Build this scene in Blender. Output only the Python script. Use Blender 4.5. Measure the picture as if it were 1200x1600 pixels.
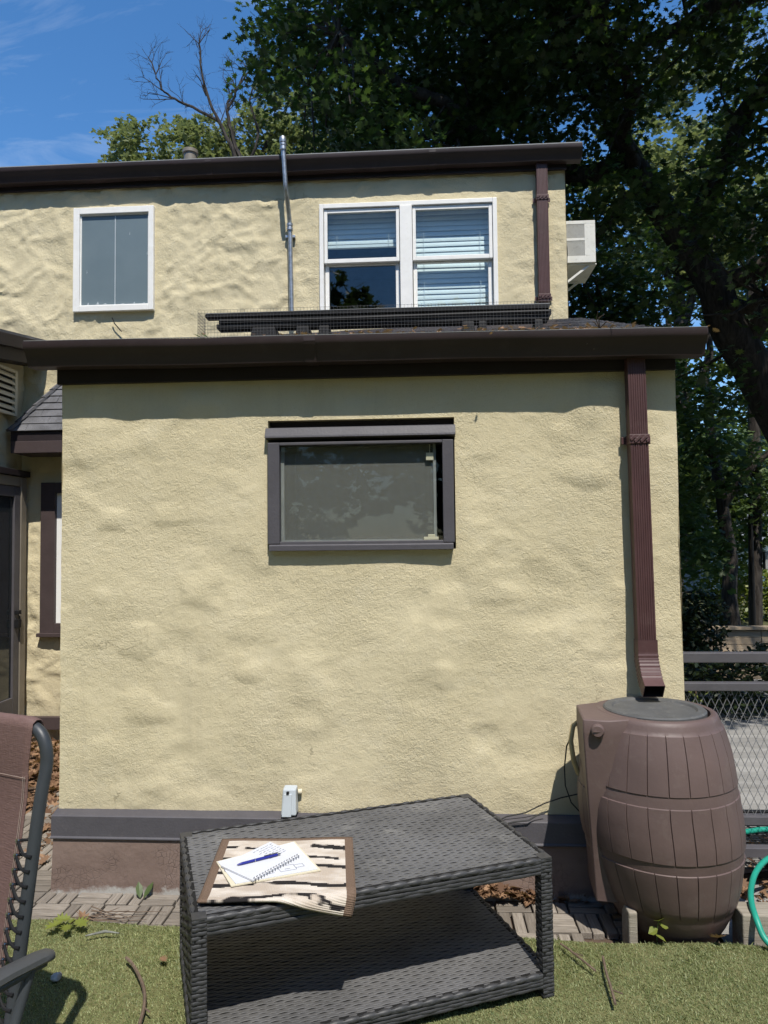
import bpy, math, random
import numpy as np
from mathutils import Vector, Matrix

for o in list(bpy.data.objects):
    bpy.data.objects.remove(o)
S = bpy.context.scene
COL = S.collection
R = math.radians
rng = np.random.default_rng(7)
random.seed(7)

# ---------------------------------------------------------------- camera, world, sun, exposure
cam = bpy.data.cameras.new("camera")
cam_ob = bpy.data.objects.new("camera", cam)
COL.objects.link(cam_ob)
def cam_axes(p, yw, r):
    fw = Vector((-math.sin(yw) * math.cos(p), math.cos(yw) * math.cos(p), math.sin(p)))
    r0 = Vector((math.cos(yw), math.sin(yw), 0))
    u0 = r0.cross(fw)
    return math.cos(r) * r0 + math.sin(r) * u0, -math.sin(r) * r0 + math.cos(r) * u0, fw
_rt, _up, _fw = cam_axes(R(2.4991), R(3.3507), R(-0.6317))
cam_ob.matrix_world = Matrix(((_rt.x, _up.x, -_fw.x, 0), (_rt.y, _up.y, -_fw.y, 0), (_rt.z, _up.z, -_fw.z, 1.6), (0, 0, 0, 1)))
cam.sensor_fit = 'VERTICAL'
cam.sensor_height = 36
cam.lens = 24.975
cam.clip_start = 0.05
cam.clip_end = 2000
S.camera = cam_ob

SUN_DIR = Vector((0.168, -0.558, 1.0)).normalized()
W = bpy.data.worlds.new("World")
S.world = W
W.use_nodes = True
wn, wl = W.node_tree.nodes, W.node_tree.links
wn.clear()
wo = wn.new('ShaderNodeOutputWorld')
bg = wn.new('ShaderNodeBackground')
bg.inputs['Strength'].default_value = 0.14
sky = wn.new('ShaderNodeTexSky')
sky.sky_type = 'NISHITA'
sky.sun_disc = False
sky.sun_elevation = math.asin(SUN_DIR.z)
sky.sun_rotation = math.atan2(SUN_DIR.x, SUN_DIR.y)
sky.altitude = 300
sky.air_density = 1.0
sky.dust_density = 0.3
sky.ozone_density = 3.0
hs = wn.new('ShaderNodeHueSaturation')
hs.inputs['Saturation'].default_value = 1.24
hs.inputs['Value'].default_value = 1.12
wl.new(sky.outputs[0], hs.inputs['Color'])
# thin cirrus: stretched noise on the sky direction, projected on a high flat layer
tc = wn.new('ShaderNodeTexCoord')
sep = wn.new('ShaderNodeSeparateXYZ')
wl.new(tc.outputs['Generated'], sep.inputs[0])
def wmath(op, a, b):
    n = wn.new('ShaderNodeMath'); n.operation = op
    for i, q in enumerate((a, b)):
        if q is None: continue
        if isinstance(q, (int, float)): n.inputs[i].default_value = q
        else: wl.new(q, n.inputs[i])
    return n.outputs[0]
zc = wmath('MAXIMUM', sep.outputs['Z'], 0.05)
cx = wmath('DIVIDE', sep.outputs['X'], zc)
cy = wmath('DIVIDE', sep.outputs['Y'], zc)
comb = wn.new('ShaderNodeCombineXYZ')
wl.new(cx, comb.inputs[0]); wl.new(cy, comb.inputs[1])
mp = wn.new('ShaderNodeMapping')
mp.inputs['Rotation'].default_value = (0, 0, R(28))
mp.inputs['Scale'].default_value = (1.2, 3.6, 1)
wl.new(comb.outputs[0], mp.inputs[0])
nz = wn.new('ShaderNodeTexNoise')
nz.inputs['Scale'].default_value = 1.3
nz.inputs['Detail'].default_value = 9
nz.inputs['Roughness'].default_value = 0.62
nz.inputs['Distortion'].default_value = 0.9
wl.new(mp.outputs[0], nz.inputs['Vector'])
cr = wn.new('ShaderNodeValToRGB')
cr.color_ramp.elements[0].position = 0.50
cr.color_ramp.elements[0].color = (0, 0, 0, 1)
cr.color_ramp.elements[1].position = 0.80
cr.color_ramp.elements[1].color = (0.30, 0.30, 0.30, 1)
wl.new(nz.outputs['Fac'], cr.inputs[0])
mx = wn.new('ShaderNodeMixRGB')
wl.new(cr.outputs[0], mx.inputs[0])
wl.new(hs.outputs[0], mx.inputs[1])
mx.inputs[2].default_value = (5.0, 5.6, 6.4, 1)
wl.new(mx.outputs[0], bg.inputs['Color'])
wl.new(bg.outputs[0], wo.inputs[0])

sun = bpy.data.lights.new("sun", 'SUN')
sun.energy = 4.6
sun.angle = R(0.5)
sun.color = (1.0, 0.95, 0.86)
sun_ob = bpy.data.objects.new("sun", sun)
sun_ob.rotation_euler = SUN_DIR.to_track_quat('Z', 'Y').to_euler()
sun_ob.location = (5, -15, 30)
COL.objects.link(sun_ob)

S.view_settings.view_transform = 'Standard'
S.view_settings.look = 'None'
S.view_settings.exposure = 0.31
S.view_settings.gamma = 1.0
S.view_settings.use_curve_mapping = False
S.render.engine = 'CYCLES'
S.cycles.max_bounces = 6
S.cycles.diffuse_bounces = 3
S.cycles.glossy_bounces = 3
S.cycles.transmission_bounces = 4
S.cycles.transparent_max_bounces = 8
S.cycles.use_adaptive_sampling = True
S.cycles.adaptive_threshold = 0.02
S.cycles.use_denoising = True
S.cycles.sample_clamp_indirect = 6
S.cycles.caustics_reflective = False
S.cycles.caustics_refractive = False

# ---------------------------------------------------------------- helpers
OFF = {}
def set_props(o, label=None, cat=None, group=None, kind=None):
    if label: o["label"] = label
    if cat: o["category"] = cat
    if group: o["group"] = group
    if kind: o["kind"] = kind
    return o

def thing(name, loc, label, cat, group=None):
    o = bpy.data.objects.new(name, None)
    o.empty_display_size = 0.1
    o.location = loc
    COL.objects.link(o)
    OFF[o.name] = np.array(loc, float)
    return set_props(o, label, cat, group)

def link_mesh(name, me, mat, parent=None, loc=None):
    """mesh vertices are world coordinates; they are shifted to the parent's (or own) origin"""
    o = bpy.data.objects.new(name, me)
    COL.objects.link(o)
    off = np.zeros(3)
    if parent is not None:
        off = OFF[parent.name]
        o.parent = parent
    elif loc is not None:
        off = np.array(loc, float)
        o.location = loc
    if np.any(off):
        me.transform(Matrix.Translation(-Vector(off)))
    OFF[o.name] = off
    if mat is not None:
        me.materials.append(mat)
    return o

class MB:
    def __init__(s):
        s.v, s.f = [], []
    def add(s, verts, faces):
        n = len(s.v)
        s.v.extend([tuple(map(float, p)) for p in verts])
        s.f.extend([tuple(n + i for i in q) for q in faces])
        return s
    def box(s, a, b):
        (x0, y0, z0), (x1, y1, z1) = a, b
        return s.add([(x0, y0, z0), (x1, y0, z0), (x1, y1, z0), (x0, y1, z0), (x0, y0, z1), (x1, y0, z1), (x1, y1, z1), (x0, y1, z1)],
                     [(0, 3, 2, 1), (4, 5, 6, 7), (0, 1, 5, 4), (1, 2, 6, 5), (2, 3, 7, 6), (3, 0, 4, 7)])
    def hexa(s, p):
        """eight corners: bottom ring then top ring"""
        return s.add(p, [(0, 3, 2, 1), (4, 5, 6, 7), (0, 1, 5, 4), (1, 2, 6, 5), (2, 3, 7, 6), (3, 0, 4, 7)])
    def obox(s, c, U, V, N):
        c, U, V, N = map(lambda q: np.array(q, float), (c, U, V, N))
        return s.hexa([c - U - V - N, c + U - V - N, c + U + V - N, c - U + V - N, c - U - V + N, c + U - V + N, c + U + V + N, c - U + V + N])
    def bar(s, a, b, w, h, up=(0, 0, 1)):
        a, b, up = np.array(a, float), np.array(b, float), np.array(up, float)
        d = b - a; L = np.linalg.norm(d); d /= L
        sd = np.cross(d, up); sd /= max(1e-9, np.linalg.norm(sd)); u2 = np.cross(sd, d)
        return s.obox((a + b) / 2, d * L / 2, sd * w / 2, u2 * h / 2)
    def prism(s, poly, x0, x1, fn):
        """closed 2-D polygon swept from x0 to x1; fn(x, p) gives the 3-D point"""
        n = len(poly)
        v = [fn(x0, p) for p in poly] + [fn(x1, p) for p in poly]
        f = [(i, (i + 1) % n, n + (i + 1) % n, n + i) for i in range(n)]
        f += [tuple(range(n - 1, -1, -1)), tuple(range(n, 2 * n))]
        return s.add(v, f)
    def tube(s, pts, r, n=8, caps=True):
        pts = [np.array(p, float) for p in pts]
        m = len(pts)
        rr = [r] * m if np.isscalar(r) else list(r)
        t0 = pts[1] - pts[0]; t0 /= np.linalg.norm(t0)
        a = np.array((0, 0, 1.0)) if abs(t0[2]) < 0.9 else np.array((1.0, 0, 0))
        u = np.cross(t0, a); u /= np.linalg.norm(u)
        v = []
        for i in range(m):
            t = pts[min(i + 1, m - 1)] - pts[max(i - 1, 0)]
            t = t / max(1e-9, np.linalg.norm(t))
            u = u - t * (u @ t); u /= max(1e-9, np.linalg.norm(u))
            w = np.cross(t, u)
            for k in range(n):
                an = 2 * math.pi * k / n
                v.append(pts[i] + rr[i] * (math.cos(an) * u + math.sin(an) * w))
        f = []
        for i in range(m - 1):
            for k in range(n):
                k2 = (k + 1) % n
                f.append((i * n + k, i * n + k2, (i + 1) * n + k2, (i + 1) * n + k))
        if caps:
            f += [tuple(range(n - 1, -1, -1)), tuple(range((m - 1) * n, m * n))]
        return s.add(v, f)
    def lathe(s, prof, c, n=32):
        """prof: list of (r, z) from the bottom up"""
        m = len(prof); v = []
        for r, z in prof:
            for k in range(n):
                an = 2 * math.pi * k / n
                v.append((c[0] + r * math.cos(an), c[1] + r * math.sin(an), c[2] + z))
        f = []
        for i in range(m - 1):
            for k in range(n):
                k2 = (k + 1) % n
                f.append((i * n + k, i * n + k2, (i + 1) * n + k2, (i + 1) * n + k))
        f += [tuple(range(n - 1, -1, -1)), tuple(range((m - 1) * n, m * n))]
        return s.add(v, f)
    def mesh(s, name):
        me = bpy.data.meshes.new(name)
        me.from_pydata(s.v, [], s.f)
        me.validate()
        return me
    def build(s, name, mat, parent=None, smooth=None, bevel=0, loc=None):
        me = s.mesh(name)
        o = link_mesh(name, me, mat, parent, loc)
        finish(o, smooth, bevel)
        return o

def finish(o, smooth=None, bevel=0):
    me = o.data
    if smooth is not None:
        me.polygons.foreach_set("use_smooth", [True] * len(me.polygons))
        me.set_sharp_from_angle(angle=R(smooth))
    if bevel:
        b = o.modifiers.new("bevel", 'BEVEL')
        b.width = bevel; b.segments = 2; b.limit_method = 'ANGLE'; b.angle_limit = R(40)
        b.harden_normals = False

def np_mesh(name, verts, counts, loops):
    """fast mesh from arrays: loops = vertex indices, counts = corners per face"""
    me = bpy.data.meshes.new(name)
    verts = np.ascontiguousarray(verts, np.float32)
    counts = np.asarray(counts, np.int32)
    loops = np.asarray(loops, np.int32)
    me.vertices.add(len(verts)); me.vertices.foreach_set("co", verts.ravel())
    me.loops.add(len(loops)); me.loops.foreach_set("vertex_index", loops)
    me.polygons.add(len(counts))
    st = np.zeros(len(counts), np.int32); st[1:] = np.cumsum(counts)[:-1]
    me.polygons.foreach_set("loop_start", st)
    me.update(calc_edges=True)
    return me

def copy_piece(src, parent, loc, rot=(0, 0, 0), name=None):
    c = src.copy()
    if name: c.name = name
    COL.objects.link(c)
    c.parent = parent
    c.location = loc
    c.rotation_euler = rot
    return c

# value noise ------------------------------------------------------
def _hash(ix, iy, seed):
    h = (ix.astype(np.int64) * 374761393 + iy.astype(np.int64) * 668265263 + seed * 982451653) & 0xffffffff
    h = ((h ^ (h >> 13)) * 1274126177) & 0xffffffff
    h = (h ^ (h >> 16)) & 0xffffff
    return h / float(0xffffff)
def vnoise(x, y, seed=0):
    x = np.asarray(x, float); y = np.asarray(y, float)
    ix, iy = np.floor(x), np.floor(y)
    fx, fy = x - ix, y - iy
    fx = fx * fx * fx * (fx * (fx * 6 - 15) + 10); fy = fy * fy * fy * (fy * (fy * 6 - 15) + 10)
    a, b = _hash(ix, iy, seed), _hash(ix + 1, iy, seed)
    c, d = _hash(ix, iy + 1, seed), _hash(ix + 1, iy + 1, seed)
    return (a * (1 - fx) + b * fx) * (1 - fy) + (c * (1 - fx) + d * fx) * fy - 0.5
def fbm(x, y, seed=0, oct=4, gain=0.5):
    t, a = 0, 1.0
    for k in range(oct):
        t = t + a * vnoise(x * 2 ** k + 17.3 * k, y * 2 ** k - 9.1 * k, seed + k)
        a *= gain
    return t

# ---------------------------------------------------------------- materials
class NT:
    def __init__(s, name):
        s.m = bpy.data.materials.new(name); s.m.use_nodes = True
        s.n, s.l = s.m.node_tree.nodes, s.m.node_tree.links
        s.p = s.n.get('Principled BSDF')
        s.out = s.n.get('Material Output')
        s.tc = s.n.new('ShaderNodeTexCoord')
    def set(s, sock, v):
        if isinstance(v, bpy.types.NodeSocket): s.l.new(v, sock)
        elif isinstance(v, (tuple, list)) and len(v) == 3 and sock.type == 'RGBA': sock.default_value = (*v, 1)
        else: sock.default_value = v
    def node(s, t, **kw):
        nd = s.n.new(t)
        for k, v in kw.items(): setattr(nd, k, v)
        return nd
    def noise(s, scale, detail=4, rough=0.55, dist=0.0, vec=None, stretch=None, out='Fac', coord='Object'):
        nd = s.n.new('ShaderNodeTexNoise')
        nd.inputs['Scale'].default_value = scale; nd.inputs['Detail'].default_value = detail
        nd.inputs['Roughness'].default_value = rough; nd.inputs['Distortion'].default_value = dist
        v = vec if vec is not None else s.tc.outputs[coord]
        if stretch is not None:
            mp = s.n.new('ShaderNodeMapping'); mp.inputs['Scale'].default_value = stretch
            s.l.new(v, mp.inputs[0]); v = mp.outputs[0]
        s.l.new(v, nd.inputs['Vector'])
        return nd.outputs[out]
    def ramp(s, fac, *stops):
        nd = s.n.new('ShaderNodeValToRGB')
        e = nd.color_ramp.elements
        while len(e) < len(stops): e.new(0.5)
        for q, (p, c) in zip(e, stops):
            q.position = p
            q.color = (c, c, c, 1) if np.isscalar(c) else (*c, 1)
        s.l.new(fac, nd.inputs[0])
        return nd.outputs[0]
    def mix(s, fac, a, b, mode='MIX'):
        nd = s.n.new('ShaderNodeMixRGB'); nd.blend_type = mode
        s.set(nd.inputs[0], fac); s.set(nd.inputs[1], a); s.set(nd.inputs[2], b)
        return nd.outputs[0]
    def math(s, op, a, b=0.0):
        nd = s.n.new('ShaderNodeMath'); nd.operation = op
        s.set(nd.inputs[0], a); s.set(nd.inputs[1], b)
        return nd.outputs[0]
    def bump(s, h, dist=0.005, strength=1.0, normal=None):
        nd = s.n.new('ShaderNodeBump')
        nd.inputs['Distance'].default_value = dist; nd.inputs['Strength'].default_value = strength
        s.l.new(h, nd.inputs['Height'])
        if normal is not None: s.l.new(normal, nd.inputs['Normal'])
        return nd.outputs[0]
    def fin(s, color=None, rough=None, spec=None, normal=None, metal=None):
        if color is not None: s.set(s.p.inputs['Base Color'], color)
        if rough is not None: s.set(s.p.inputs['Roughness'], rough)
        if spec is not None: s.set(s.p.inputs['Specular IOR Level'], spec)
        if metal is not None: s.set(s.p.inputs['Metallic'], metal)
        if normal is not None: s.l.new(normal, s.p.inputs['Normal'])
        return s.m
    def island(s):
        return s.n.new('ShaderNodeNewGeometry').outputs['Random Per Island']
    def objrand(s):
        return s.n.new('ShaderNodeObjectInfo').outputs['Random']

def simple(name, col, rough=0.6, spec=0.4, var=0.15, vscale=8, bump=0.0, bscale=80, metal=0.0, dirt=None):
    t = NT(name)
    n = t.noise(vscale, 5)
    c = t.mix(t.ramp(n, (0.3, 0.0), (0.7, 1.0)), tuple(q * (1 - var) for q in col), tuple(min(1, q * (1 + var)) for q in col))
    if dirt:
        d = t.noise(vscale * 2.7, 8, 0.7)
        c = t.mix(t.ramp(d, (0.55, 0.0), (0.75, dirt[1])), c, dirt[0])
    nm = t.bump(t.noise(bscale, 4), bump) if bump else None
    return t.fin(c, rough, spec, nm, metal)

def stucco(name, fine, dist1, dist2):
    t = NT(name)
    big = t.noise(1.7, 6, 0.6)
    c = t.mix(t.ramp(big, (0.3, 0.0), (0.7, 1.0)), (0.565, 0.493, 0.322), (0.625, 0.55, 0.37))
    st = t.noise(1.3, 7, 0.65, stretch=(6.0, 6.0, 0.5))           # faint weather streaks running down
    c = t.mix(t.ramp(st, (0.56, 0.0), (0.8, 0.40)), c, (0.41, 0.36, 0.25))
    pt = t.noise(7, 8, 0.7)                                       # blotchy chalking
    c = t.mix(t.ramp(pt, (0.52, 0.0), (0.75, 0.30)), c, (0.66, 0.60, 0.45))
    sp = t.noise(170, 3, 0.6)                                     # grit and pin holes
    c = t.mix(t.ramp(sp, (0.63, 0.0), (0.72, 0.55)), c, (0.36, 0.31, 0.21))
    # splash dirt near the foot of the wall
    sx = t.node('ShaderNodeSeparateXYZ'); t.l.new(t.tc.outputs['Object'], sx.inputs[0])
    zz = t.math('ADD', sx.outputs['Z'], t.math('MULTIPLY', t.math('SUBTRACT', t.noise(8, 6, 0.7), 0.5), 0.5))
    mr = t.node('ShaderNodeMapRange'); t.l.new(zz, mr.inputs[0])
    mr.inputs[1].default_value = 0.62; mr.inputs[2].default_value = 0.22; mr.inputs[3].default_value = 0; mr.inputs[4].default_value = 0.30
    c = t.mix(mr.outputs[0], c, (0.40, 0.35, 0.25))
    # a few hairline cracks
    wv = t.node('ShaderNodeVectorMath', operation='ADD')
    nv = t.noise(5.0, 6, 0.7, out='Color')
    sc = t.node('ShaderNodeVectorMath', operation='SCALE'); t.l.new(nv, sc.inputs[0]); sc.inputs['Scale'].default_value = 0.22
    t.l.new(t.tc.outputs['Object'], wv.inputs[0]); t.l.new(sc.outputs[0], wv.inputs[1])
    vo = t.node('ShaderNodeTexVoronoi', feature='DISTANCE_TO_EDGE'); vo.inputs['Scale'].default_value = 2.3
    t.l.new(wv.outputs[0], vo.inputs['Vector'])
    ck = t.math('MULTIPLY', t.ramp(vo.outputs['Distance'], (0.0, 1.0), (0.006, 0.0)), t.ramp(t.noise(2.1, 3), (0.60, 0.0), (0.66, 1.0)))
    c = t.mix(t.math('MULTIPLY', ck, 0.45), c, (0.20, 0.17, 0.11))
    amt = t.ramp(t.noise(2.6, 4, 0.6), (0.35, 0.35), (0.65, 1.0))  # smooth and gritty patches
    h1 = t.math('MULTIPLY', t.noise(fine, 6, 0.66, 0.5), amt)
    h2 = t.math('MULTIPLY', t.noise(fine * 2.3, 4, 0.7, 0.3), amt)
    h3 = t.noise(fine * 0.22, 6, 0.6, 0.9)
    b = t.bump(h3, dist1, 0.5)
    b = t.bump(h1, dist1 * 1.8, 0.85, b)
    b = t.bump(h2, dist2 * 1.8, 1.0, b)
    b = t.bump(t.math('SUBTRACT', 1.0, ck), 0.003, 0.8, b)
    return t.fin(c, 0.88, 0.15, b)

M = {}
M['stucco'] = stucco('stucco_cream', 60, 0.0040, 0.0024)
M['stucco_up'] = stucco('stucco_cream_trowelled', 30, 0.006, 0.0018)
M['gutter'] = simple('brown_gutter_metal', (0.030, 0.019, 0.019), 0.5, 0.4, 0.2, 3, 0.0010, 14, dirt=((0.055, 0.042, 0.040), 0.6))
M['fascia'] = simple('dark_brown_fascia', (0.022, 0.016, 0.018), 0.6, 0.3, 0.15, 5, 0.001, 40)
M['spout'] = simple('red_brown_downspout', (0.072, 0.033, 0.033), 0.5, 0.4, 0.15, 6, 0.0006, 20, dirt=((0.11, 0.072, 0.066), 0.45))
M['trim'] = simple('grey_brown_trim', (0.074, 0.070, 0.079), 0.55, 0.35, 0.08, 10, 0.0012, 90, dirt=((0.12, 0.11, 0.11), 0.4))
M['trim_dark'] = simple('dark_brown_trim', (0.062, 0.045, 0.045), 0.55, 0.35, 0.1, 10, 0.001, 60)
M['white_frame'] = simple('white_window_frame', (0.80, 0.79, 0.76), 0.4, 0.45, 0.04, 14, 0.0003, 60, dirt=((0.6, 0.57, 0.5), 0.3))
M['black'] = simple('black_plastic', (0.010, 0.010, 0.011), 0.6, 0.25, 0.3, 20, 0.001, 60, dirt=((0.03, 0.028, 0.026), 0.4))
M['dark_metal'] = simple('dark_grey_painted_metal', (0.085, 0.08, 0.088), 0.5, 0.4, 0.1, 12, 0.0006, 60)
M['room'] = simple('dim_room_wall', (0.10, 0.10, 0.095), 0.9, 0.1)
M['blind'] = simple('white_blind_slat', (0.82, 0.82, 0.80), 0.5, 0.3, 0.03)
M['galv'] = simple('galvanised_steel', (0.42, 0.43, 0.44), 0.38, 0.5, 0.25, 30, 0.0004, 60, metal=0.85)
M['ac_white'] = simple('weathered_white_enamel', (0.66, 0.65, 0.60), 0.5, 0.4, 0.07, 10, 0.0005, 50, dirt=((0.34, 0.32, 0.27), 0.7))
M['ac_grey'] = simple('shadow_grey_vent', (0.22, 0.22, 0.21), 0.6, 0.3)  # flat grey sheet behind the grille fins
M['shingle'] = simple('grey_asphalt_shingle', (0.135, 0.135, 0.145), 0.95, 0.15, 0.35, 6, 0.006, 260)
M['barrel'] = simple('brown_barrel_plastic', (0.112, 0.077, 0.071), 0.52, 0.36, 0.14, 4, 0.0008, 60, dirt=((0.165, 0.13, 0.115), 0.6))
M['lid'] = simple('dark_grey_lid', (0.085, 0.086, 0.086), 0.6, 0.3, 0.15, 14, 0.001, 120, dirt=((0.20, 0.19, 0.17), 0.6))
M['wicker'] = simple('charcoal_wicker', (0.040, 0.040, 0.042), 0.5, 0.4, 0.22, 30, 0.0005, 200, dirt=((0.085, 0.082, 0.078), 0.4))  # aprons, legs and panel toned darker to paint in their shade
M['wicker_top'] = simple('sun_faded_wicker', (0.10, 0.099, 0.10), 0.5, 0.4, 0.32, 2.5, 0.0005, 200, dirt=((0.18, 0.175, 0.165), 0.8))  # same wicker, paler to paint in the sunlight on the top
M['wicker_shelf'] = simple('shaded_wicker', (0.088, 0.087, 0.088), 0.5, 0.35, 0.30, 4, 0.0005, 200, dirt=((0.11, 0.105, 0.10), 0.5))  # same wicker, darkened to paint in the shade on the shelf
M['wicker_core'] = simple('dark_wicker_core', (0.012, 0.012, 0.012), 0.8, 0.2)  # solid dark core added to block light through the weave
M['hose_green'] = simple('green_hose_rubber', (0.015, 0.26, 0.185), 0.45, 0.4, 0.1)
M['hose_tan'] = simple('tan_hose', (0.45, 0.35, 0.17), 0.6, 0.3)
M['cable'] = simple('black_cable', (0.014, 0.014, 0.014), 0.55, 0.35)
M['base_paint'] = None
M['mesh_wire'] = simple('grey_mesh_wire', (0.20, 0.20, 0.205), 0.45, 0.5, 0.1)
M['netting'] = simple('dull_netting_wire', (0.085, 0.085, 0.088), 0.5, 0.4, 0.1)
M['screen_frame'] = simple('aluminium_track', (0.27, 0.275, 0.27), 0.4, 0.5)
M['outlet'] = simple('pale_grey_box', (0.43, 0.47, 0.50), 0.45, 0.4, 0.05)
M['cream'] = simple('cream_paint', (0.62, 0.56, 0.42), 0.6, 0.3, 0.05)
M['tan_metal'] = simple('taupe_door_metal', (0.20, 0.175, 0.14), 0.45, 0.4, 0.08)
M['soil'] = simple('dark_soil', (0.085, 0.060, 0.045), 0.95, 0.1, 0.4, 9, 0.01, 60)
M['asphalt'] = None
M['bark'] = None

def m_base():
    t = NT('cracked_brown_paint')
    n = t.noise(3, 6, 0.6, stretch=(1, 1, 3))
    c = t.mix(t.ramp(n, (0.3, 0.0), (0.7, 1.0)), (0.135, 0.093, 0.077), (0.20, 0.145, 0.122))
    vo = t.node('ShaderNodeTexVoronoi', feature='DISTANCE_TO_EDGE')
    vo.inputs['Scale'].default_value = 42
    t.l.new(t.tc.outputs['Object'], vo.inputs['Vector'])
    cr = t.ramp(vo.outputs['Distance'], (0.0, 1.0), (0.05, 0.0))
    wh = t.ramp(t.noise(3.4, 3, 0.5), (0.52, 0.0), (0.62, 1.0))
    ck = t.math('MULTIPLY', cr, wh)
    c = t.mix(t.math('MULTIPLY', ck, 0.4), c, (0.045, 0.034, 0.03))
    # grey bare cement showing through along the foot of the panel
    sx = t.node('ShaderNodeSeparateXYZ'); t.l.new(t.tc.outputs['Object'], sx.inputs[0])
    zz = t.math('ADD', sx.outputs['Z'], t.math('MULTIPLY', t.math('SUBTRACT', t.noise(9, 6, 0.7), 0.5), 0.16))
    mr = t.node('ShaderNodeMapRange'); t.l.new(zz, mr.inputs[0])
    mr.inputs[1].default_value = -0.035; mr.inputs[2].default_value = -0.06
    c = t.mix(mr.outputs[0], c, (0.33, 0.32, 0.30))
    return t.fin(c, 0.75, 0.3, t.bump(t.math('SUBTRACT', t.noise(30, 5), t.math('MULTIPLY', ck, 0.35)), 0.004))
M['base_paint'] = m_base()

def m_asphalt():
    t = NT('old_grey_asphalt')
    a = t.noise(2.2, 7, 0.65, 0.5, stretch=(0.5, 2.2, 1))  # stretched noise paints streaky cast shadows into the asphalt colour
    c = t.mix(t.ramp(a, (0.3, 0.0), (0.7, 1.0)), (0.17, 0.165, 0.158), (0.35, 0.34, 0.325))
    s = t.noise(180, 3)
    c = t.mix(t.ramp(s, (0.6, 0.0), (0.72, 0.5)), c, (0.10, 0.095, 0.09))
    return t.fin(c, 0.95, 0.1, t.bump(s, 0.004))
M['asphalt'] = m_asphalt()

def m_bark():
    t = NT('maple_bark')
    n = t.noise(5, 8, 0.65, 0.6, stretch=(4, 4, 0.8))
    c = t.mix(t.ramp(n, (0.35, 0.0), (0.65, 1.0)), (0.026, 0.022, 0.020), (0.075, 0.065, 0.056))
    return t.fin(c, 0.95, 0.1, t.bump(n, 0.03))
M['bark'] = m_bark()

def m_wood(name, c1, c2, axis_stretch=(3, 30, 30), grey=0.0):
    t = NT(name)
    r = t.objrand()
    va = t.node('ShaderNodeVectorMath', operation='ADD')
    t.l.new(t.tc.outputs['Object'], va.inputs[0])
    cb = t.node('ShaderNodeCombineXYZ')
    t.l.new(t.math('MULTIPLY', r, 37.0), cb.inputs[0]); t.l.new(t.math('MULTIPLY', r, 11.0), cb.inputs[1])
    t.l.new(cb.outputs[0], va.inputs[1])
    n = t.noise(4, 7, 0.65, 0.8, vec=va.outputs[0], stretch=axis_stretch)
    c = t.mix(t.ramp(n, (0.3, 0.0), (0.72, 1.0)), c1, c2)
    c = t.mix(t.math('MULTIPLY', r, 0.65), c, tuple(0.55 * q for q in c1))
    return t.fin(c, 0.85, 0.2, t.bump(n, 0.004))
M['slat_wood'] = m_wood('weathered_deck_slat', (0.17, 0.145, 0.12), (0.37, 0.33, 0.285), (2, 30, 30))
M['beam_wood'] = m_wood('weathered_beam', (0.22, 0.19, 0.15), (0.40, 0.36, 0.30), (1.5, 16, 20))
M['board_wood'] = m_wood('tan_fence_board', (0.34, 0.26, 0.18), (0.52, 0.42, 0.30), (0.8, 9, 12))

def m_leaf(name, c1, c2, trans=0.35, gloss=0.35, bright=None):
    t = NT(name)
    r = t.island()
    c = t.mix(r, c1, c2)
    if bright: c = t.mix(t.ramp(r, (0.90, 0.0), (1.0, 1.0)), c, bright)  # some leaves coloured brighter to paint in sunlit glow
    t.fin(c, 0.45, gloss)
    tr = t.node('ShaderNodeBsdfTranslucent')
    t.l.new(t.mix(0.5, c, (c2[0] * 1.8, c2[1] * 2.0, c2[2] * 0.8)), tr.inputs['Color'])
    ms = t.node('ShaderNodeMixShader'); ms.inputs[0].default_value = trans
    t.l.new(t.p.outputs[0], ms.inputs[1]); t.l.new(tr.outputs[0], ms.inputs[2])
    t.l.new(ms.outputs[0], t.out.inputs[0])
    return t.m
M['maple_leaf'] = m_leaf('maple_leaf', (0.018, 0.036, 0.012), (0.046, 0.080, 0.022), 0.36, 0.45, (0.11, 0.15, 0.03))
M['leaf_pale'] = m_leaf('pale_tree_leaf', (0.12, 0.145, 0.07), (0.22, 0.24, 0.13), 0.3, 0.3)
M['leaf_mid'] = m_leaf('mid_green_leaf', (0.045, 0.075, 0.025), (0.10, 0.14, 0.05), 0.3, 0.3)
M['leaf_bright'] = m_leaf('yellow_green_leaf', (0.10, 0.14, 0.025), (0.26, 0.28, 0.06), 0.35, 0.35)
M['hedge_leaf'] = m_leaf('hedge_leaf', (0.014, 0.024, 0.010), (0.032, 0.046, 0.018), 0.2, 0.3)  # leaf colour darkened to paint in the deep shade under the maple
M['dead_leaf'] = m_leaf('dry_brown_leaf', (0.10, 0.055, 0.034), (0.31, 0.19, 0.115), 0.15, 0.2)
M['turf'] = m_leaf('turf_blade', (0.11, 0.145, 0.058), (0.35, 0.37, 0.185), 0.25, 0.25)

def m_turf_base():
    t = NT('turf_backing')
    n = t.noise(14, 6, 0.65)
    c = t.mix(t.ramp(n, (0.3, 0.0), (0.7, 1.0)), (0.10, 0.105, 0.045), (0.19, 0.18, 0.085))
    return t.fin(c, 0.95, 0.1, t.bump(t.noise(160, 3), 0.008))
M['turf_base'] = m_turf_base()

def m_ground():
    t = NT('far_ground')
    n = t.noise(0.7, 8, 0.65)
    c = t.mix(t.ramp(n, (0.35, 0.0), (0.65, 1.0)), (0.05, 0.062, 0.025), (0.11, 0.105, 0.055))
    return t.fin(c, 0.95, 0.1, t.bump(t.noise(30, 5), 0.02))
M['ground'] = m_ground()

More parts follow.
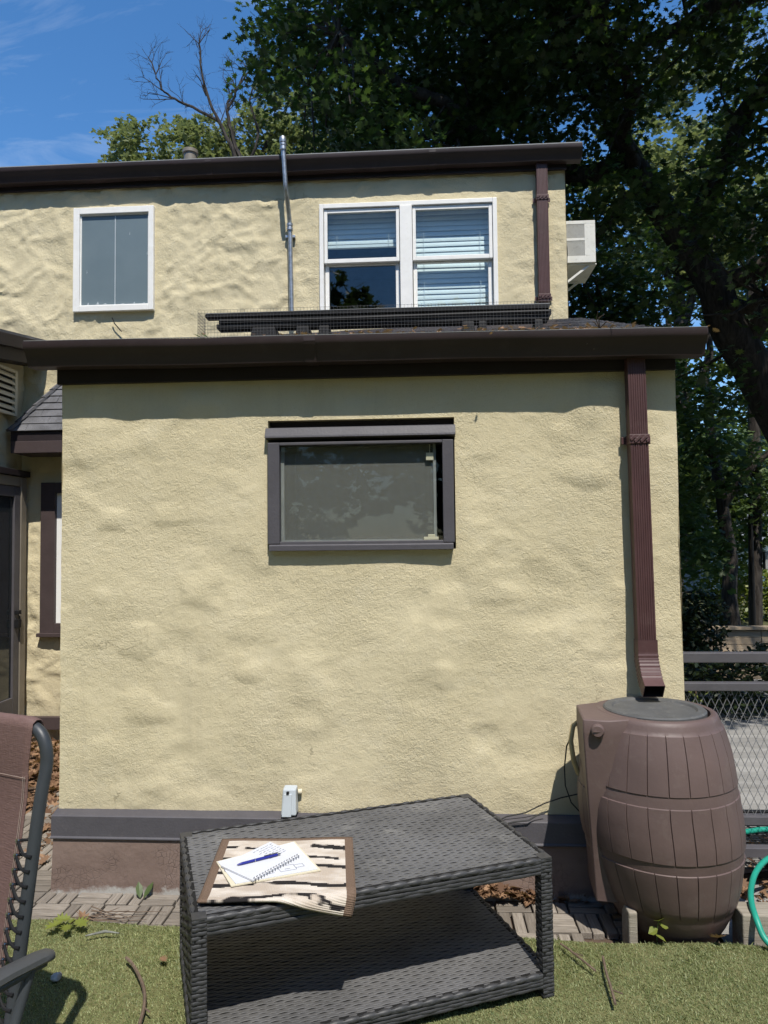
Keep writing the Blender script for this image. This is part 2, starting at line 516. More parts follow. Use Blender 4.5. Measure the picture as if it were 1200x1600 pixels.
def m_glass(name, tint=(0.9, 0.95, 0.95), refl=1.0):
    t = NT(name)
    fr = t.node('ShaderNodeLayerWeight'); fr.inputs['Blend'].default_value = 0.5
    lo = t.math('ADD', t.math('MULTIPLY', t.math('POWER', fr.outputs['Facing'], 5.0), 0.9), 0.05 * refl)
    tr = t.node('ShaderNodeBsdfTransparent'); tr.inputs['Color'].default_value = (*tint, 1)
    gl = t.node('ShaderNodeBsdfGlossy'); gl.inputs['Roughness'].default_value = 0.015
    ms = t.node('ShaderNodeMixShader')
    t.l.new(lo, ms.inputs[0]); t.l.new(tr.outputs[0], ms.inputs[1]); t.l.new(gl.outputs[0], ms.inputs[2])
    t.l.new(ms.outputs[0], t.out.inputs[0])
    return t.m
M['glass'] = m_glass('window_glass', (0.90, 0.95, 0.96), 0.9)

M['glass_dim'] = m_glass('dusty_storm_glass', (0.93, 0.945, 0.935), 0.3)

def m_screen():
    t = NT('insect_screen')
    w1 = t.noise(30, 4, 0.7, stretch=(0.2, 1, 12))
    w2 = t.noise(30, 4, 0.7, stretch=(12, 1, 0.2))
    c = t.mix(t.ramp(t.math('ADD', t.math('MULTIPLY', w1, 0.5), t.math('MULTIPLY', w2, 0.5)), (0.35, 0.0), (0.65, 1.0)), (0.16, 0.158, 0.148), (0.29, 0.287, 0.27))
    t.fin(c, 0.8, 0.2)
    tr = t.node('ShaderNodeBsdfTransparent')
    ms = t.node('ShaderNodeMixShader'); ms.inputs[0].default_value = 0.50
    t.l.new(tr.outputs[0], ms.inputs[1]); t.l.new(t.p.outputs[0], ms.inputs[2])
    t.l.new(ms.outputs[0], t.out.inputs[0])
    return t.m
M['screen'] = m_screen()

def m_frost():
    t = NT('grey_window_film')
    n = t.noise(3, 5)
    c = t.mix(t.ramp(n, (0.3, 0.0), (0.7, 1.0)), (0.125, 0.168, 0.19), (0.15, 0.195, 0.215))
    return t.fin(c, 0.35, 0.5)
M['film'] = m_frost()

def m_fabric():
    t = NT('brown_sling_fabric')
    a = t.noise(260, 2, stretch=(1, 1, 0.15)); b = t.noise(260, 2, stretch=(0.15, 0.15, 1))
    c = t.mix(t.math('ADD', t.math('MULTIPLY', a, 0.5), t.math('MULTIPLY', b, 0.5)), (0.085, 0.048, 0.042), (0.20, 0.125, 0.112))
    return t.fin(c, 0.7, 0.3, t.bump(t.math('ADD', a, b), 0.0012))
M['fabric'] = m_fabric()
M['thread'] = simple('pale_stitching', (0.32, 0.26, 0.22), 0.8, 0.2)
M['chair_tube'] = simple('charcoal_chair_tube', (0.035, 0.040, 0.046), 0.45, 0.45, 0.1, 20, 0.0003, 200)
M['arm_plastic'] = simple('dark_grey_armrest', (0.055, 0.057, 0.058), 0.5, 0.4, 0.08)
M['grommet'] = simple('bright_steel', (0.6, 0.6, 0.6), 0.25, 0.5, 0.05, metal=1.0)

def m_mat():
    t = NT('woven_rug_pattern')
    uv = t.tc.outputs['UV']
    sn = t.node('ShaderNodeVectorMath', operation='SNAP'); sn.inputs[1].default_value = (0.011, 0.014, 1)
    t.l.new(uv, sn.inputs[0])
    wn1 = t.node('ShaderNodeTexWave', wave_type='BANDS', bands_direction='Y', wave_profile='SIN')
    for k_, v_ in (('Scale', 0.95), ('Distortion', 7.0), ('Detail', 2.0), ('Detail Scale', 1.1), ('Detail Roughness', 0.55)): wn1.inputs[k_].default_value = v_
    mpw = t.node('ShaderNodeMapping'); mpw.inputs['Scale'].default_value = (0.9, 1.7, 1); mpw.inputs['Location'].default_value = (3.1, 0.4, 0)
    t.l.new(sn.outputs[0], mpw.inputs[0]); t.l.new(mpw.outputs[0], wn1.inputs['Vector'])
    line = t.ramp(t.math('ADD', wn1.outputs['Fac'], t.math('MULTIPLY', t.math('SUBTRACT', t.noise(7, 2, vec=sn.outputs[0]), 0.5), 0.5)), (0.82, 0.0), (0.84, 1.0))
    brk = t.ramp(t.noise(4.0, 2, vec=sn.outputs[0]), (0.42, 0.0), (0.46, 1.0))
    blk = t.math('MULTIPLY', line, brk)
    n2 = t.noise(3.2, 3, vec=sn.outputs[0], stretch=(1, 2.5, 1))
    c = t.mix(t.ramp(n2, (0.4, 0.0), (0.6, 1.0)), (0.44, 0.37, 0.30), (0.60, 0.54, 0.47))
    c = t.mix(blk, c, (0.022, 0.02, 0.02))
    sx = t.node('ShaderNodeSeparateXYZ'); t.l.new(uv, sx.inputs[0])
    du = t.math('MINIMUM', sx.outputs['X'], t.math('SUBTRACT', 1.0, sx.outputs['X']))
    dv = t.math('SUBTRACT', 1.0, sx.outputs['Y'])
    b1 = t.math('LESS_THAN', du, 0.062); b2 = t.math('LESS_THAN', dv, 0.05)
    bd = t.math('MAXIMUM', b1, b2)
    c = t.mix(bd, c, t.mix(t.noise(90, 2, vec=uv), (0.09, 0.060, 0.042), (0.21, 0.145, 0.105)))
    wv = t.node('ShaderNodeTexWave', wave_type='BANDS', bands_direction='Y'); wv.inputs['Scale'].default_value = 22
    t.l.new(uv, wv.inputs['Vector'])
    wx = t.node('ShaderNodeTexWave', wave_type='BANDS', bands_direction='X'); wx.inputs['Scale'].default_value = 30
    t.l.new(uv, wx.inputs['Vector'])
    return t.fin(c, 0.9, 0.1, t.bump(t.math('ADD', wv.outputs['Fac'], t.math('MULTIPLY', wx.outputs['Fac'], 0.5)), 0.0011))
M['mat'] = m_mat()
M['paper'] = simple('white_paper', (0.56, 0.57, 0.60), 0.7, 0.2, 0.02)
M['paper_cream'] = simple('cream_pad', (0.58, 0.53, 0.40), 0.7, 0.2, 0.03)
M['ink'] = simple('pencil_ink', (0.07, 0.08, 0.13), 0.7, 0.2)
M['pen_blue'] = simple('blue_pen_barrel', (0.015, 0.02, 0.20), 0.25, 0.5, 0.05)
M['wire'] = simple('spiral_wire', (0.13, 0.13, 0.14), 0.3, 0.5, metal=0.7)
M['stone'] = simple('pale_stone', (0.36, 0.36, 0.36), 0.9, 0.2, 0.2, 40)
M['lichen'] = simple('grey_lichen', (0.20, 0.205, 0.185), 0.9, 0.2, 0.3, 40)
M['twig'] = simple('dry_twig', (0.13, 0.095, 0.07), 0.9, 0.2, 0.3, 40)
M['siding'] = simple('white_siding', (0.72, 0.72, 0.72), 0.7, 0.2)
M['far_roof'] = simple('far_grey_roof', (0.17, 0.18, 0.20), 0.9, 0.2)
M['car_paint'] = simple('blue_grey_car_paint', (0.10, 0.15, 0.22), 0.3, 0.5)
M['tail_red'] = simple('red_tail_lamp', (0.35, 0.02, 0.02), 0.3, 0.5)
M['tyre'] = simple('tyre_rubber', (0.02, 0.02, 0.02), 0.8, 0.3)
M['car_glass'] = simple('dark_car_glass', (0.02, 0.025, 0.03), 0.08, 0.6)
M['pole_wood'] = M['bark']
# ---------------------------------------------------------------- ground, turf, paving
def structure(o, label=None):
    o["kind"] = "structure"
    if label: o["label"] = label
    return o

mb = MB(); mb.add([(-400, -400, -0.14), (400, -400, -0.14), (400, 400, -0.14), (-400, 400, -0.14)], [(0, 1, 2, 3)])
structure(mb.build('ground', M['ground']), "flat ground of soil and sparse grass reaching far behind the house")

mb = MB(); mb.add([(1.23, 3.12, -0.092), (14, 3.12, -0.092), (14, 8.9, -0.092), (1.23, 8.9, -0.092)], [(0, 1, 2, 3)])
structure(mb.build('driveway', M['asphalt']), "old grey asphalt driveway seen through the metal fence")

# turf slab with a slightly uneven top
def turf_h(x, y):
    return 0.010 * fbm(np.asarray(x) * 1.7, np.asarray(y) * 1.7, 31, 3)
def turf_edge(x):
    return 2.985 - 0.03 * x + 0.012 * np.sin(x * 7.0)
NX, NY = 90, 60
xs = np.linspace(-5.5, 4.2, NX); v = []
for j in range(NY):
    tt = j / (NY - 1)
    for x in xs:
        y = -7 + (turf_edge(x) + 7) * (1 - (1 - tt) ** 2.2)
        v.append((x, y, float(turf_h(x, y)) - 0.004))
f = [(j * NX + i, j * NX + i + 1, (j + 1) * NX + i + 1, (j + 1) * NX + i) for j in range(NY - 1) for i in range(NX - 1)]
n0 = len(v)
for x in xs: v.append((x, float(turf_edge(x)), -0.135))
f += [((NY - 1) * NX + i, (NY - 1) * NX + i + 1, n0 + i + 1, n0 + i) for i in range(NX - 1)]
turf = MB(); turf.v = v; turf.f = f
structure(turf.build('lawn', M['turf_base'], smooth=40), "green artificial turf lawn in front of the paving strip")

# turf blades
def blades(n, x0, x1, y0, y1):
    x = rng.uniform(x0, x1, n); y = rng.uniform(y0, y1, n)
    k = y < turf_edge(x) - 0.003
    x, y = x[k], y[k]; n = len(x)
    z = turf_h(x, y) - 0.004
    h = rng.uniform(0.004, 0.0095, n) * (1 + 0.7 * fbm(x * 5, y * 5, 77, 3)); w = rng.uniform(0.0009, 0.0017, n)
    a = rng.uniform(0, 2 * np.pi, n); lean = rng.normal(0, 0.9, n)
    la = rng.normal(2.6, 1.3, n)
    dx, dy = np.cos(a) * w, np.sin(a) * w
    lx, ly = np.cos(la) * np.abs(lean) * h, np.sin(la) * np.abs(lean) * h
    P = np.stack([np.stack([x - dx, y - dy, z], 1), np.stack([x + dx, y + dy, z], 1),
                  np.stack([x + dx * .8 + lx * .45, y + dy * .8 + ly * .45, z + h * .62], 1),
                  np.stack([x + lx * 1.25, y + ly * 1.25, z + h], 1),
                  np.stack([x - dx * .8 + lx * .45, y - dy * .8 + ly * .45, z + h * .62], 1)], 1)
    return P.reshape(-1, 3), n
P1, n1 = blades(260000, -2.3, 2.0, 1.75, 3.05)
P2, n2 = blades(22000, -3.2, 3.2, 0.6, 1.75)
PV = np.concatenate([P1, P2]); nn = n1 + n2
me = np_mesh('turf_blades', PV, np.full(nn, 5), np.arange(nn * 5))
o = link_mesh('turf_blades', me, M['turf'])
set_props(o, "short green and tan blades of the artificial turf", "turf", kind='stuff')

# wooden parquet path against the wall
path_root = MB(); path_root.box((-3.3, 2.95, -0.134), (1.215, 3.474, -0.096))
path = structure(path_root.build('wood_tile_path', M['soil'], loc=(0, 3.2, -0.1)), "narrow path of weathered wooden parquet slats along the wall")
def slat_mesh(name, L, w, h):
    b = MB(); c = 0.003
    x, y = L / 2, w / 2
    b.add([(-x, -y, 0), (x, -y, 0), (x, y, 0), (-x, y, 0), (-x, -y, h - c), (x, -y, h - c), (x, y, h - c), (-x, y, h - c),
           (-x + c, -y + c, h), (x - c, -y + c, h), (x - c, y - c, h), (-x + c, y - c, h)],
          [(0, 1, 5, 4), (1, 2, 6, 5), (2, 3, 7, 6), (3, 0, 4, 7), (4, 5, 9, 8), (5, 6, 10, 9), (6, 7, 11, 10), (7, 4, 8, 11), (8, 9, 10, 11)])
    me = b.mesh(name); me.materials.append(M['slat_wood'])
    return me
T = 0.165
sm = slat_mesh('slat', T - 0.009, T / 3 - 0.0085, 0.026)
src = bpy.data.objects.new('slat', sm)
first = True
po = np.array((0, 3.2, -0.1))
def place_slat(x, y, z, rz):
    global first
    if first:
        c = src; COL.objects.link(c); c.parent = path; first = False
        c.location = tuple(np.array((x, y, z)) - po); c.rotation_euler = (rng.normal(0, .012), rng.normal(0, .012), rz)
    else:
        copy_piece(src, path, tuple(np.array((x, y, z)) - po), (rng.normal(0, .012), rng.normal(0, .012), rz), 'slat')
for r in range(3):
    yc = 3.470 - T * (r + 0.5)
    for k in range(-19, 8):
        xc = k * T + 0.045 + 0.01 * r
        if xc > 0.98: continue
        if r == 2 and (xc > 0.62): continue
        along = (k + r) % 2 == 0
        for q in range(3):
            d = (q - 1) * T / 3
            jx, jy, jr = rng.normal(0, .0015), rng.normal(0, .0015), rng.normal(0, .012)
            zz = -0.0955 + rng.uniform(0, 0.004)
            if along: place_slat(xc + jx, yc + d + jy, zz, jr)
            else: place_slat(xc + d + jx, yc + jy, zz, math.pi / 2 + jr)
for r in range(10):                                   # the path turns the corner and runs back along the block
    for k in range(6):
        xc, yc = -1.95 - k * T, 3.56 + r * T
        along = (k + r) % 2 == 0
        for q in range(3):
            d = (q - 1) * T / 3
            if k > 3 or (r > 7 and k > 1): continue
            if along: place_slat(xc, yc + d, -0.0955, rng.normal(0, .015))
            else: place_slat(xc + d, yc, -0.0955, math.pi / 2 + rng.normal(0, .015))

mb = MB(); mb.add([(-3.46, 3.10, -0.1335), (-1.84, 3.10, -0.1335), (-1.84, 5.93, -0.12), (-3.46, 5.93, -0.12)], [(0, 1, 2, 3)])
structure(mb.build('soil', M['soil']), 'bare dark soil in the narrow alley beside the block')

# timber edging
def beam(x0, x1, label):
    b = MB(); b.box((x0, 2.99, -0.13), (x1, 3.10, 0.098))
    o = b.build('timber_edging', M['beam_wood'], bevel=0.006, loc=((x0 + x1) / 2, 3.04, -0.13))
    return set_props(o, label, "timber beam")
beam(1.245, 2.9, "long weathered timber beam lying on the turf edge under the green hose")
beam(0.797, 0.832, "short sawn stub of timber beam under the barrel beside the wooden path")

# ---------------------------------------------------------------- house
HOUSE = thing('house', (0, 5.94, 0), "cream stucco house with brown gutters and a single-storey block in front", "house")

def stucco_sheet(name, mat, origin, U, V, N, ur, vr, holes, step, disp, depth=0.09, parent=HOUSE):
    """a wall face on a grid with real relief; holes get reveals"""
    origin, U, V, N = (np.array(q, float) for q in (origin, U, V, N))
    def lines(a, b, extra):
        L = list(np.linspace(a, b, max(2, int((b - a) / step) + 1)))
        for e in extra:
            if a < e < b:
                i = int(np.argmin([abs(q - e) for q in L]))
                if 0 < i < len(L) - 1: L[i] = e
        return np.array(sorted(set(L)))
    us = lines(*ur, [h[i] for h in holes for i in (0, 1)])
    vs = lines(*vr, [h[i] for h in holes for i in (2, 3)])
    uu, vv = np.meshgrid(us, vs)
    d = disp(uu, vv)
    for h in holes:
        du = np.maximum(np.maximum(h[0] - uu, uu - h[1]), 0); dv = np.maximum(np.maximum(h[2] - vv, vv - h[3]), 0)
        dist = np.hypot(du, dv)
        d = d * np.clip(dist / 0.08, 0.12, 1)
    P = origin + uu[..., None] * U + vv[..., None] * V + d[..., None] * N
    nu, nv = len(us), len(vs)
    uc, vc = (us[:-1] + us[1:]) / 2, (vs[:-1] + vs[1:]) / 2
    keep = np.ones((nv - 1, nu - 1), bool)
    for h in holes:
        keep &= ~(((uc[None, :] > h[0]) & (uc[None, :] < h[1])) & ((vc[:, None] > h[2]) & (vc[:, None] < h[3])))
    jj, ii = np.nonzero(keep)
    idx = lambda j, i: j * nu + i
    flip = np.dot(np.cross(U, V), N) < 0
    q = np.stack([idx(jj, ii), idx(jj, ii + 1), idx(jj + 1, ii + 1), idx(jj + 1, ii)], 1)
    if flip: q = q[:, ::-1]
    verts = P.reshape(-1, 3); quads = [q]; extra = []
    for h in holes:
        e = [(h[0], h[2]), (h[1], h[2]), (h[1], h[3]), (h[0], h[3])]
        for (a, b) in zip(e, e[1:] + e[:1]):
            p = [origin + a[0] * U + a[1] * V, origin + b[0] * U + b[1] * V, origin + b[0] * U + b[1] * V - depth * N, origin + a[0] * U + a[1] * V - depth * N]
            p[0] = p[0] + 0.002 * N; p[1] = p[1] + 0.002 * N
            n = len(verts) + len(extra); extra += p
            quads.append(np.array([[n, n + 1, n + 2, n + 3]]))
    if extra: verts = np.concatenate([verts, np.array(extra)])
    qs = np.concatenate(quads)
    me = np_mesh(name, verts, np.full(len(qs), 4), qs.ravel())
    o = link_mesh(name, me, mat, parent)
    me.polygons.foreach_set("use_smooth", [True] * len(me.polygons))
    me.set_sharp_from_angle(angle=R(50))
    return o

def disp_front(u, v):
    a = fbm(u * 2.6 + 0.5 * vnoise(u * 3, v * 3, 5), v * 3.4, 11, 3)
    b = fbm(u * 7 + 1.2 * vnoise(u * 4, v * 4, 8), v * 9, 21, 3)
    lump = np.clip(fbm(u * 3.6 + 9, v * 5.2, 41, 2) - 0.20, 0, 1)
    fine = fbm(u * 34 + 2 * vnoise(u * 12, v * 12, 9), v * 40, 51, 3)
    big = fbm(u * 1.3, v * 1.5, 14, 2)
    dent = np.clip(-fbm(u * 3.4 + 3, v * 4.6, 44, 2) - 0.22, 0, 1)
    return 0.014 * big + 0.0040 * a + 0.0006 * b + 0.027 * lump - 0.024 * dent + 0.0018 * fine
def disp_up(u, v):
    wu = u + 0.16 * vnoise(u * 3, v * 3, 61) + 0.06 * vnoise(u * 8, v * 8, 62)
    wv = v + 0.16 * vnoise(u * 3 + 7, v * 3, 63) + 0.06 * vnoise(u * 8, v * 8 + 4, 64)
    a = fbm(wu * 2.2 + wv * 1.2, wv * 3.2 - wu * 1.0, 71, 3)
    r = 1 - np.abs(2.4 * fbm(wu * 3.0 + wv * 1.6, wv * 3.6 - wu * 1.6, 81, 3))
    f2 = np.abs(fbm(wu * 6.5 - wv * 2, wv * 7.5 + wu * 2, 85, 2))
    fine = fbm(wu * 16, wv * 18, 91, 3)
    soft = 0.55 + 0.45 * np.clip((-0.8 - u) * 2.0, 0, 1)      # flatter round the wide window
    return soft * (0.014 * a + 0.012 * np.clip(r, 0, 1) ** 3 - 0.014 * f2 + 0.009 * fine + 0.004 * fbm(wu * 9, wv * 11, 95, 3)) - 0.006

stucco_sheet('wall', M['stucco'], (0, 3.478, 0), (1, 0, 0), (0, 0, 1), (0, -1, 0), (-1.832, 1.212), (0.255, 2.56),
             [(-0.778, 0.146, 1.572, 2.214)], 0.0125, disp_front)
stucco_sheet('wall', M['stucco_up'], (0, 5.94, 0), (1, 0, 0), (0, 0, 1), (0, -1, 0), (-7.0, 1.212), (-0.13, 4.86),
             [(-3.028, -2.318, 3.632, 4.545), (-0.872, 0.634, 3.50, 4.502), (-3.29, -2.1, 0.865, 2.145)], 0.020, disp_up)
flat = lambda u, v: 0.010 * fbm(u * 3, v * 3, 3, 3)
stucco_sheet('wall', M['stucco'], (-1.832, 0, 0), (0, 1, 0), (0, 0, 1), (-1, 0, 0), (3.478, 5.93), (-0.13, 2.5), [], 0.04, flat)
stucco_sheet('wall', M['stucco'], (1.212, 0, 0), (0, 1, 0), (0, 0, 1), (1, 0, 0), (3.478, 5.94), (-0.13, 2.5), [], 0.04,
             lambda u, v: 0.010 * fbm(u * 3, v * 3, 4, 3))
stucco_sheet('wall', M['stucco_up'], (1.212, 0, 0), (0, 1, 0), (0, 0, 1), (1, 0, 0), (5.94, 11.0), (-0.13, 4.86), [], 0.05,
             lambda u, v: 0.010 * fbm(u * 3, v * 3, 4, 3))
stucco_sheet('wall', M['stucco_up'], (-3.47, 0, 0), (0, 1, 0), (0, 0, 1), (1, 0, 0), (3.0, 5.935), (-0.13, 3.36), [], 0.022,
             lambda u, v: 2.0 * disp_up(u - 6, v) + .006 * fbm(u * 14, v * 14, 15, 3))
mb = MB(); mb.box((-7, 11.0, -0.13), (1.21, 11.1, 4.86)); mb.build('wall', M['stucco_up'], HOUSE)
mb = MB(); mb.box((-7.0, 2.9, -0.13), (-3.48, 2.99, 3.0)); mb.build('wall', M['stucco_up'], HOUSE)

# gable triangle pieces closing the space beside the low roof
for x, dz in ((-1.83, -.09), (1.205, 0)):
    mb = MB()
    mb.add([(x, 3.49, 2.4), (x, 5.93, 2.4), (x, 5.93, 3.41 + dz), (x, 3.49, 2.55), (x + .006, 3.49, 2.4), (x + .006, 5.93, 2.4), (x + .006, 5.93, 3.41 + dz), (x + .006, 3.49, 2.55)],
           [(0, 1, 2, 3), (7, 6, 5, 4), (0, 4, 5, 1), (1, 5, 6, 2), (2, 6, 7, 3), (3, 7, 4, 0)])
    mb.build('gable_panel', M['stucco'], HOUSE)

# base panel, flashing
mb = MB(); mb.hexa([(-1.832, 3.400, -0.133), (1.212, 3.400, -0.133), (1.212, 3.50, -0.133), (-1.832, 3.50, -0.133), (-1.832, 3.428, 0.25), (1.212, 3.428, 0.25), (1.212, 3.50, 0.25), (-1.832, 3.50, 0.25)])
mb.build('base_panel', M['base_paint'], HOUSE)
mb = MB()
fl = [(3.482, 0.302), (3.427, 0.288), (3.421, 0.284), (3.419, 0.190), (3.412, 0.185), (3.412, 0.179), (3.430, 0.177), (3.482, 0.177)]
mb.prism(fl, -1.842, 1.214, lambda x, p: (x, p[0], p[1] - 0.004 * x / 3 + 0.0025 * math.sin(x * 3)))
mb.build('base_flashing', M['trim'], HOUSE, bevel=0.0015)

# gutters
G_OUT = [(0.117, 0.0), (0.117, -0.115), (0.047, -0.115), (0.040, -0.095), (0.030, -0.073), (0.020, -0.055), (0.006, -0.040), (0.0, -0.026), (0.0, 0.0)]
G_IN = [(0.006, 0.0), (0.006, -0.024), (0.024, -0.050), (0.046, -0.107), (0.111, -0.107), (0.111, 0.0)]
def gutter(x0, x1, ylip, z, slope):
    m = MB(); n = 24
    for k in range(n):                                     # slight waviness along the run
        pass
    poly = G_OUT + G_IN
    ring = []
    N = 40
    for i in range(N + 1):
        x = x0 + (x1 - x0) * i / N
        wv = 0.0025 * math.sin(x * 2.3 + 1) + 0.0015 * math.sin(x * 7.1)
        ring.append([(x, ylip + p[0] + wv * 0.6, z + p[1] + slope * x + wv) for p in poly])
    n = len(poly)
    v = [q for r in ring for q in r]
    f = [(i * n + k, i * n + (k + 1) % n, (i + 1) * n + (k + 1) % n, (i + 1) * n + k) for i in range(N) for k in range(n)]
    f += [tuple(range(n - 1, -1, -1)), tuple(range(N * n, (N + 1) * n))]
    m.add(v, f)
    g = m.build('gutter', M['gutter'], HOUSE, smooth=35)
    for x in np.arange(x0 + 1.37, x1 - .2, 1.9):               # slip joints
        e = MB(); e.prism([(p[0] - (.0022 if p[0] < .05 else 0), p[1] - (.0022 if p[1] < -.05 else 0)) for p in G_OUT[:8]] + [(-.0022, -.002), (.03, -.004), (.08, -.06)], x, x + .055, lambda xx, p: (xx, ylip + p[0], z + p[1] + slope * xx))
        e.build('joint', M['gutter'], g)
    for x in (x0 - 0.003, x1):
        e = MB()
        e.prism(G_OUT, x, x + 0.003, lambda xx, p: (xx, ylip + p[0], z + p[1] + slope * xx))
        e.build('end_cap', M['gutter'], g)
    s = MB()
    for i in range(int((x1 - x0) / 0.016)):
        x = x0 + 0.006 + i * 0.016
        zz = z + slope * x + 0.002
        s.bar((x, ylip + 0.001, zz), (x, ylip + 0.117, zz + 0.012), 0.004, 0.002)
    s.bar((x0, ylip + 0.004, z + slope * x0 + 0.002), (x1, ylip + 0.004, z + slope * x1 + 0.002), 0.006, 0.002)
    gg = s.build('gutter_guard', M['screen_frame'], g)
    gg["kind"] = "stuff"
    return g
gutter(-1.936, 1.301, 3.298, 2.583, -0.0073)
gutter(-7.0, 1.328, 5.79, 4.872, 0.0)
mb = MB(); mb.box((-1.846, 3.444, 2.416), (1.206, 3.470, 2.58)); mb.build('fascia', M['fascia'], HOUSE, bevel=0.003)
mb = MB(); mb.box((-7.0, 5.905, 4.715), (1.219, 5.930, 4.87)); mb.build('fascia', M['fascia'], HOUSE, bevel=0.003)
mb = MB(); mb.box((-1.90, 3.417, 2.56), (1.285, 3.443, 2.60)); mb.build('eave_board', M['fascia'], HOUSE)

# low front roof: deck and shingle courses
def roof_pt(x, s, h=0.0):
    y0, z0, y1 = 3.385, 2.578 - .0073 * x, 5.93
    z1 = 3.36 + (x + 1.9) / 3.2 * .095
    L = math.hypot(y1 - y0, z1 - z0)
    dy, dz = (y1 - y0) / L, (z1 - z0) / L
    return (x, y0 + dy * s - dz * h, z0 + dz * s + dy * h)
RL = math.hypot(5.93 - 3.385, 3.455 - 2.578)
mb = MB()
mb.hexa([roof_pt(-1.90, 0.02, -0.03), roof_pt(1.285, 0.02, -0.03), roof_pt(1.285, RL, -0.03), roof_pt(-1.90, RL, -0.03),
         roof_pt(-1.90, 0.02, -0.002), roof_pt(1.285, 0.02, -0.002), roof_pt(1.285, RL, -0.002), roof_pt(-1.90, RL, -0.002)])
roof = mb.build('roof', M['fascia'], HOUSE)
mb = MB(); s0 = 0.0; c = 0
while s0 < RL - 0.02:
    x = -1.915 - rng.uniform(0, 0.25); 
    while x < 1.30:
        w = rng.uniform(0.24, 0.33); a, b = max(x, -1.915) + 0.002, min(x + w, 1.298) - 0.002
        if b - a > 0.02:
            e = min(RL, s0 + 0.155); h0 = 0.006 + rng.uniform(0, 0.004)
            mb.hexa([roof_pt(a, s0, 0), roof_pt(b, s0, 0), roof_pt(b, e, 0), roof_pt(a, e, 0),
                     roof_pt(a, s0, h0), roof_pt(b, s0, h0), roof_pt(b, e, 0.0015), roof_pt(a, e, 0.0015)])
        x += w
    s0 += 0.142
sh = mb.build('shingle_courses', M['shingle'], roof); sh["kind"] = "stuff"

# upper roof
mb = MB()
mb.hexa([(-7.2, 5.86, 4.86), (1.30, 5.86, 4.86), (1.30, 11.2, 6.2), (-7.2, 11.2, 6.2), (-7.2, 5.85, 4.885), (1.30, 5.85, 4.885), (1.30, 11.2, 6.24), (-7.2, 11.2, 6.24)])
r2 = mb.build('roof', M['shingle'], HOUSE)
mb = MB(); mb.box((-7.1, 5.794, 4.876), (1.325, 5.87, 4.881)); mb.build('drip_edge', M['screen_frame'], r2)
mb = MB(); mb.lathe([(0.065, 0), (0.065, 0.56), (0.078, 0.565), (0.078, 0.60), (0.055, 0.60)], (-2.36, 7.0, 5.045), 20)
mb.build('vent_pipe', M['tan_metal'], r2, smooth=40)

# downspouts (ribbed box section)
def spout_poly(w, d):
    p = []
    n = 9
    for i in range(n):                                   # ribbed front
        x = -w / 2 + w * i / (n - 1)
        if 0 < i < n - 1:
            p += [(x - 0.0022, 0.0), (x - 0.0010, 0.0028), (x + 0.0010, 0.0028), (x + 0.0022, 0.0)]
        else: p.append((x, 0.002))
    return p + [(w / 2, d), (-w / 2, d)]
def spout(xt, zt, xb, zb, y, w, d, straps):
    m = MB(); poly = spout_poly(w, d)
    m.prism(poly, 0, 1, lambda t, p: (xt + (xb - xt) * t + p[0], y + p[1], zt + (zb - zt) * t))
    sp = m.build('downspout', M['spout'], HOUSE)
    for z in straps:
        t = (z - zt) / (zb - zt); xc = xt + (xb - xt) * t
        s = MB(); s.box((xc - w / 2 - 0.006, y - 0.004, z - 0.022), (xc + w / 2 + 0.006, y + d + 0.004, z + 0.022))
        for k in range(9):                               # cast ornament on the strap
            a = xc - w / 2 + w * (k + .5) / 9
            zz = z + 0.010 * math.sin(k * 2.1)
            s.obox((a, y - 0.006, zz), (0.006, 0, 0.004), (0, 0.003, 0), (-0.003, 0, 0.007))
        for sx in (-1, 1): s.box((xc + sx * (w / 2 + 0.016) - 0.011, y + d - 0.004, z - 0.018), (xc + sx * (w / 2 + 0.016) + 0.011, y + d + 0.002, z + 0.018))
        s.build('strap', M['spout'], sp, bevel=0.002)
    return sp
sp = spout(1.004, 2.475, 1.021, 1.075, 3.388, 0.083, 0.060, [2.076])
spout(1.008, 4.762, 1.010, 3.585, 5.865, 0.090, 0.062, [4.465, 3.625])
# elbow of the lower spout
kp = np.array([(1.021, 3.418, 1.135), (1.021, 3.417, 1.075), (1.021, 3.410, 1.035), (1.021, 3.390, 0.998), (1.019, 3.360, 0.962), (1.0175, 3.335, 0.942), (1.016, 3.298, 0.918)])
kt = np.array([0, .22, .36, .52, .72, .84, 1.0]); tt_ = np.concatenate([[0, .20], np.linspace(.24, .80, 17), [.86, 1.0]])
ctr = [tuple(np.interp(q, kt, kp[:, k]) for k in range(3)) for q in tt_]
mb = MB(); rings = []
for i, cpt in enumerate(ctr):
    a = np.array(ctr[min(i + 1, len(ctr) - 1)]) - np.array(ctr[max(i - 1, 0)]); a /= np.linalg.norm(a)
    up = np.cross(a, (1, 0, 0)); up /= np.linalg.norm(up)
    k = 1.045 if (i % 2 and 1 < i < 19) else 1.0
    w, d = 0.0455 * k, 0.034 * k
    rings.append([np.array(cpt) + np.array((sx * w, 0, 0)) + up * sy * d for sx, sy in ((-1, -1), (1, -1), (1, 1), (-1, 1))])
v = [q for r in rings for q in r]
f = [(i * 4 + k, i * 4 + (k + 1) % 4, (i + 1) * 4 + (k + 1) % 4, (i + 1) * 4 + k) for i in range(len(ctr) - 1) for k in range(4)]
mb.add(v, f)
a = np.array(ctr[-1]) - np.array(ctr[-2]); a /= np.linalg.norm(a)
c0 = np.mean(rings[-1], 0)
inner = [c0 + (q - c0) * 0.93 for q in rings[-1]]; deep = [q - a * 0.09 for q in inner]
mb.add(list(rings[-1]) + inner, [(k, (k + 1) % 4, 4 + (k + 1) % 4, 4 + k) for k in range(4)])
el = mb.build('elbow', M['spout'], sp)
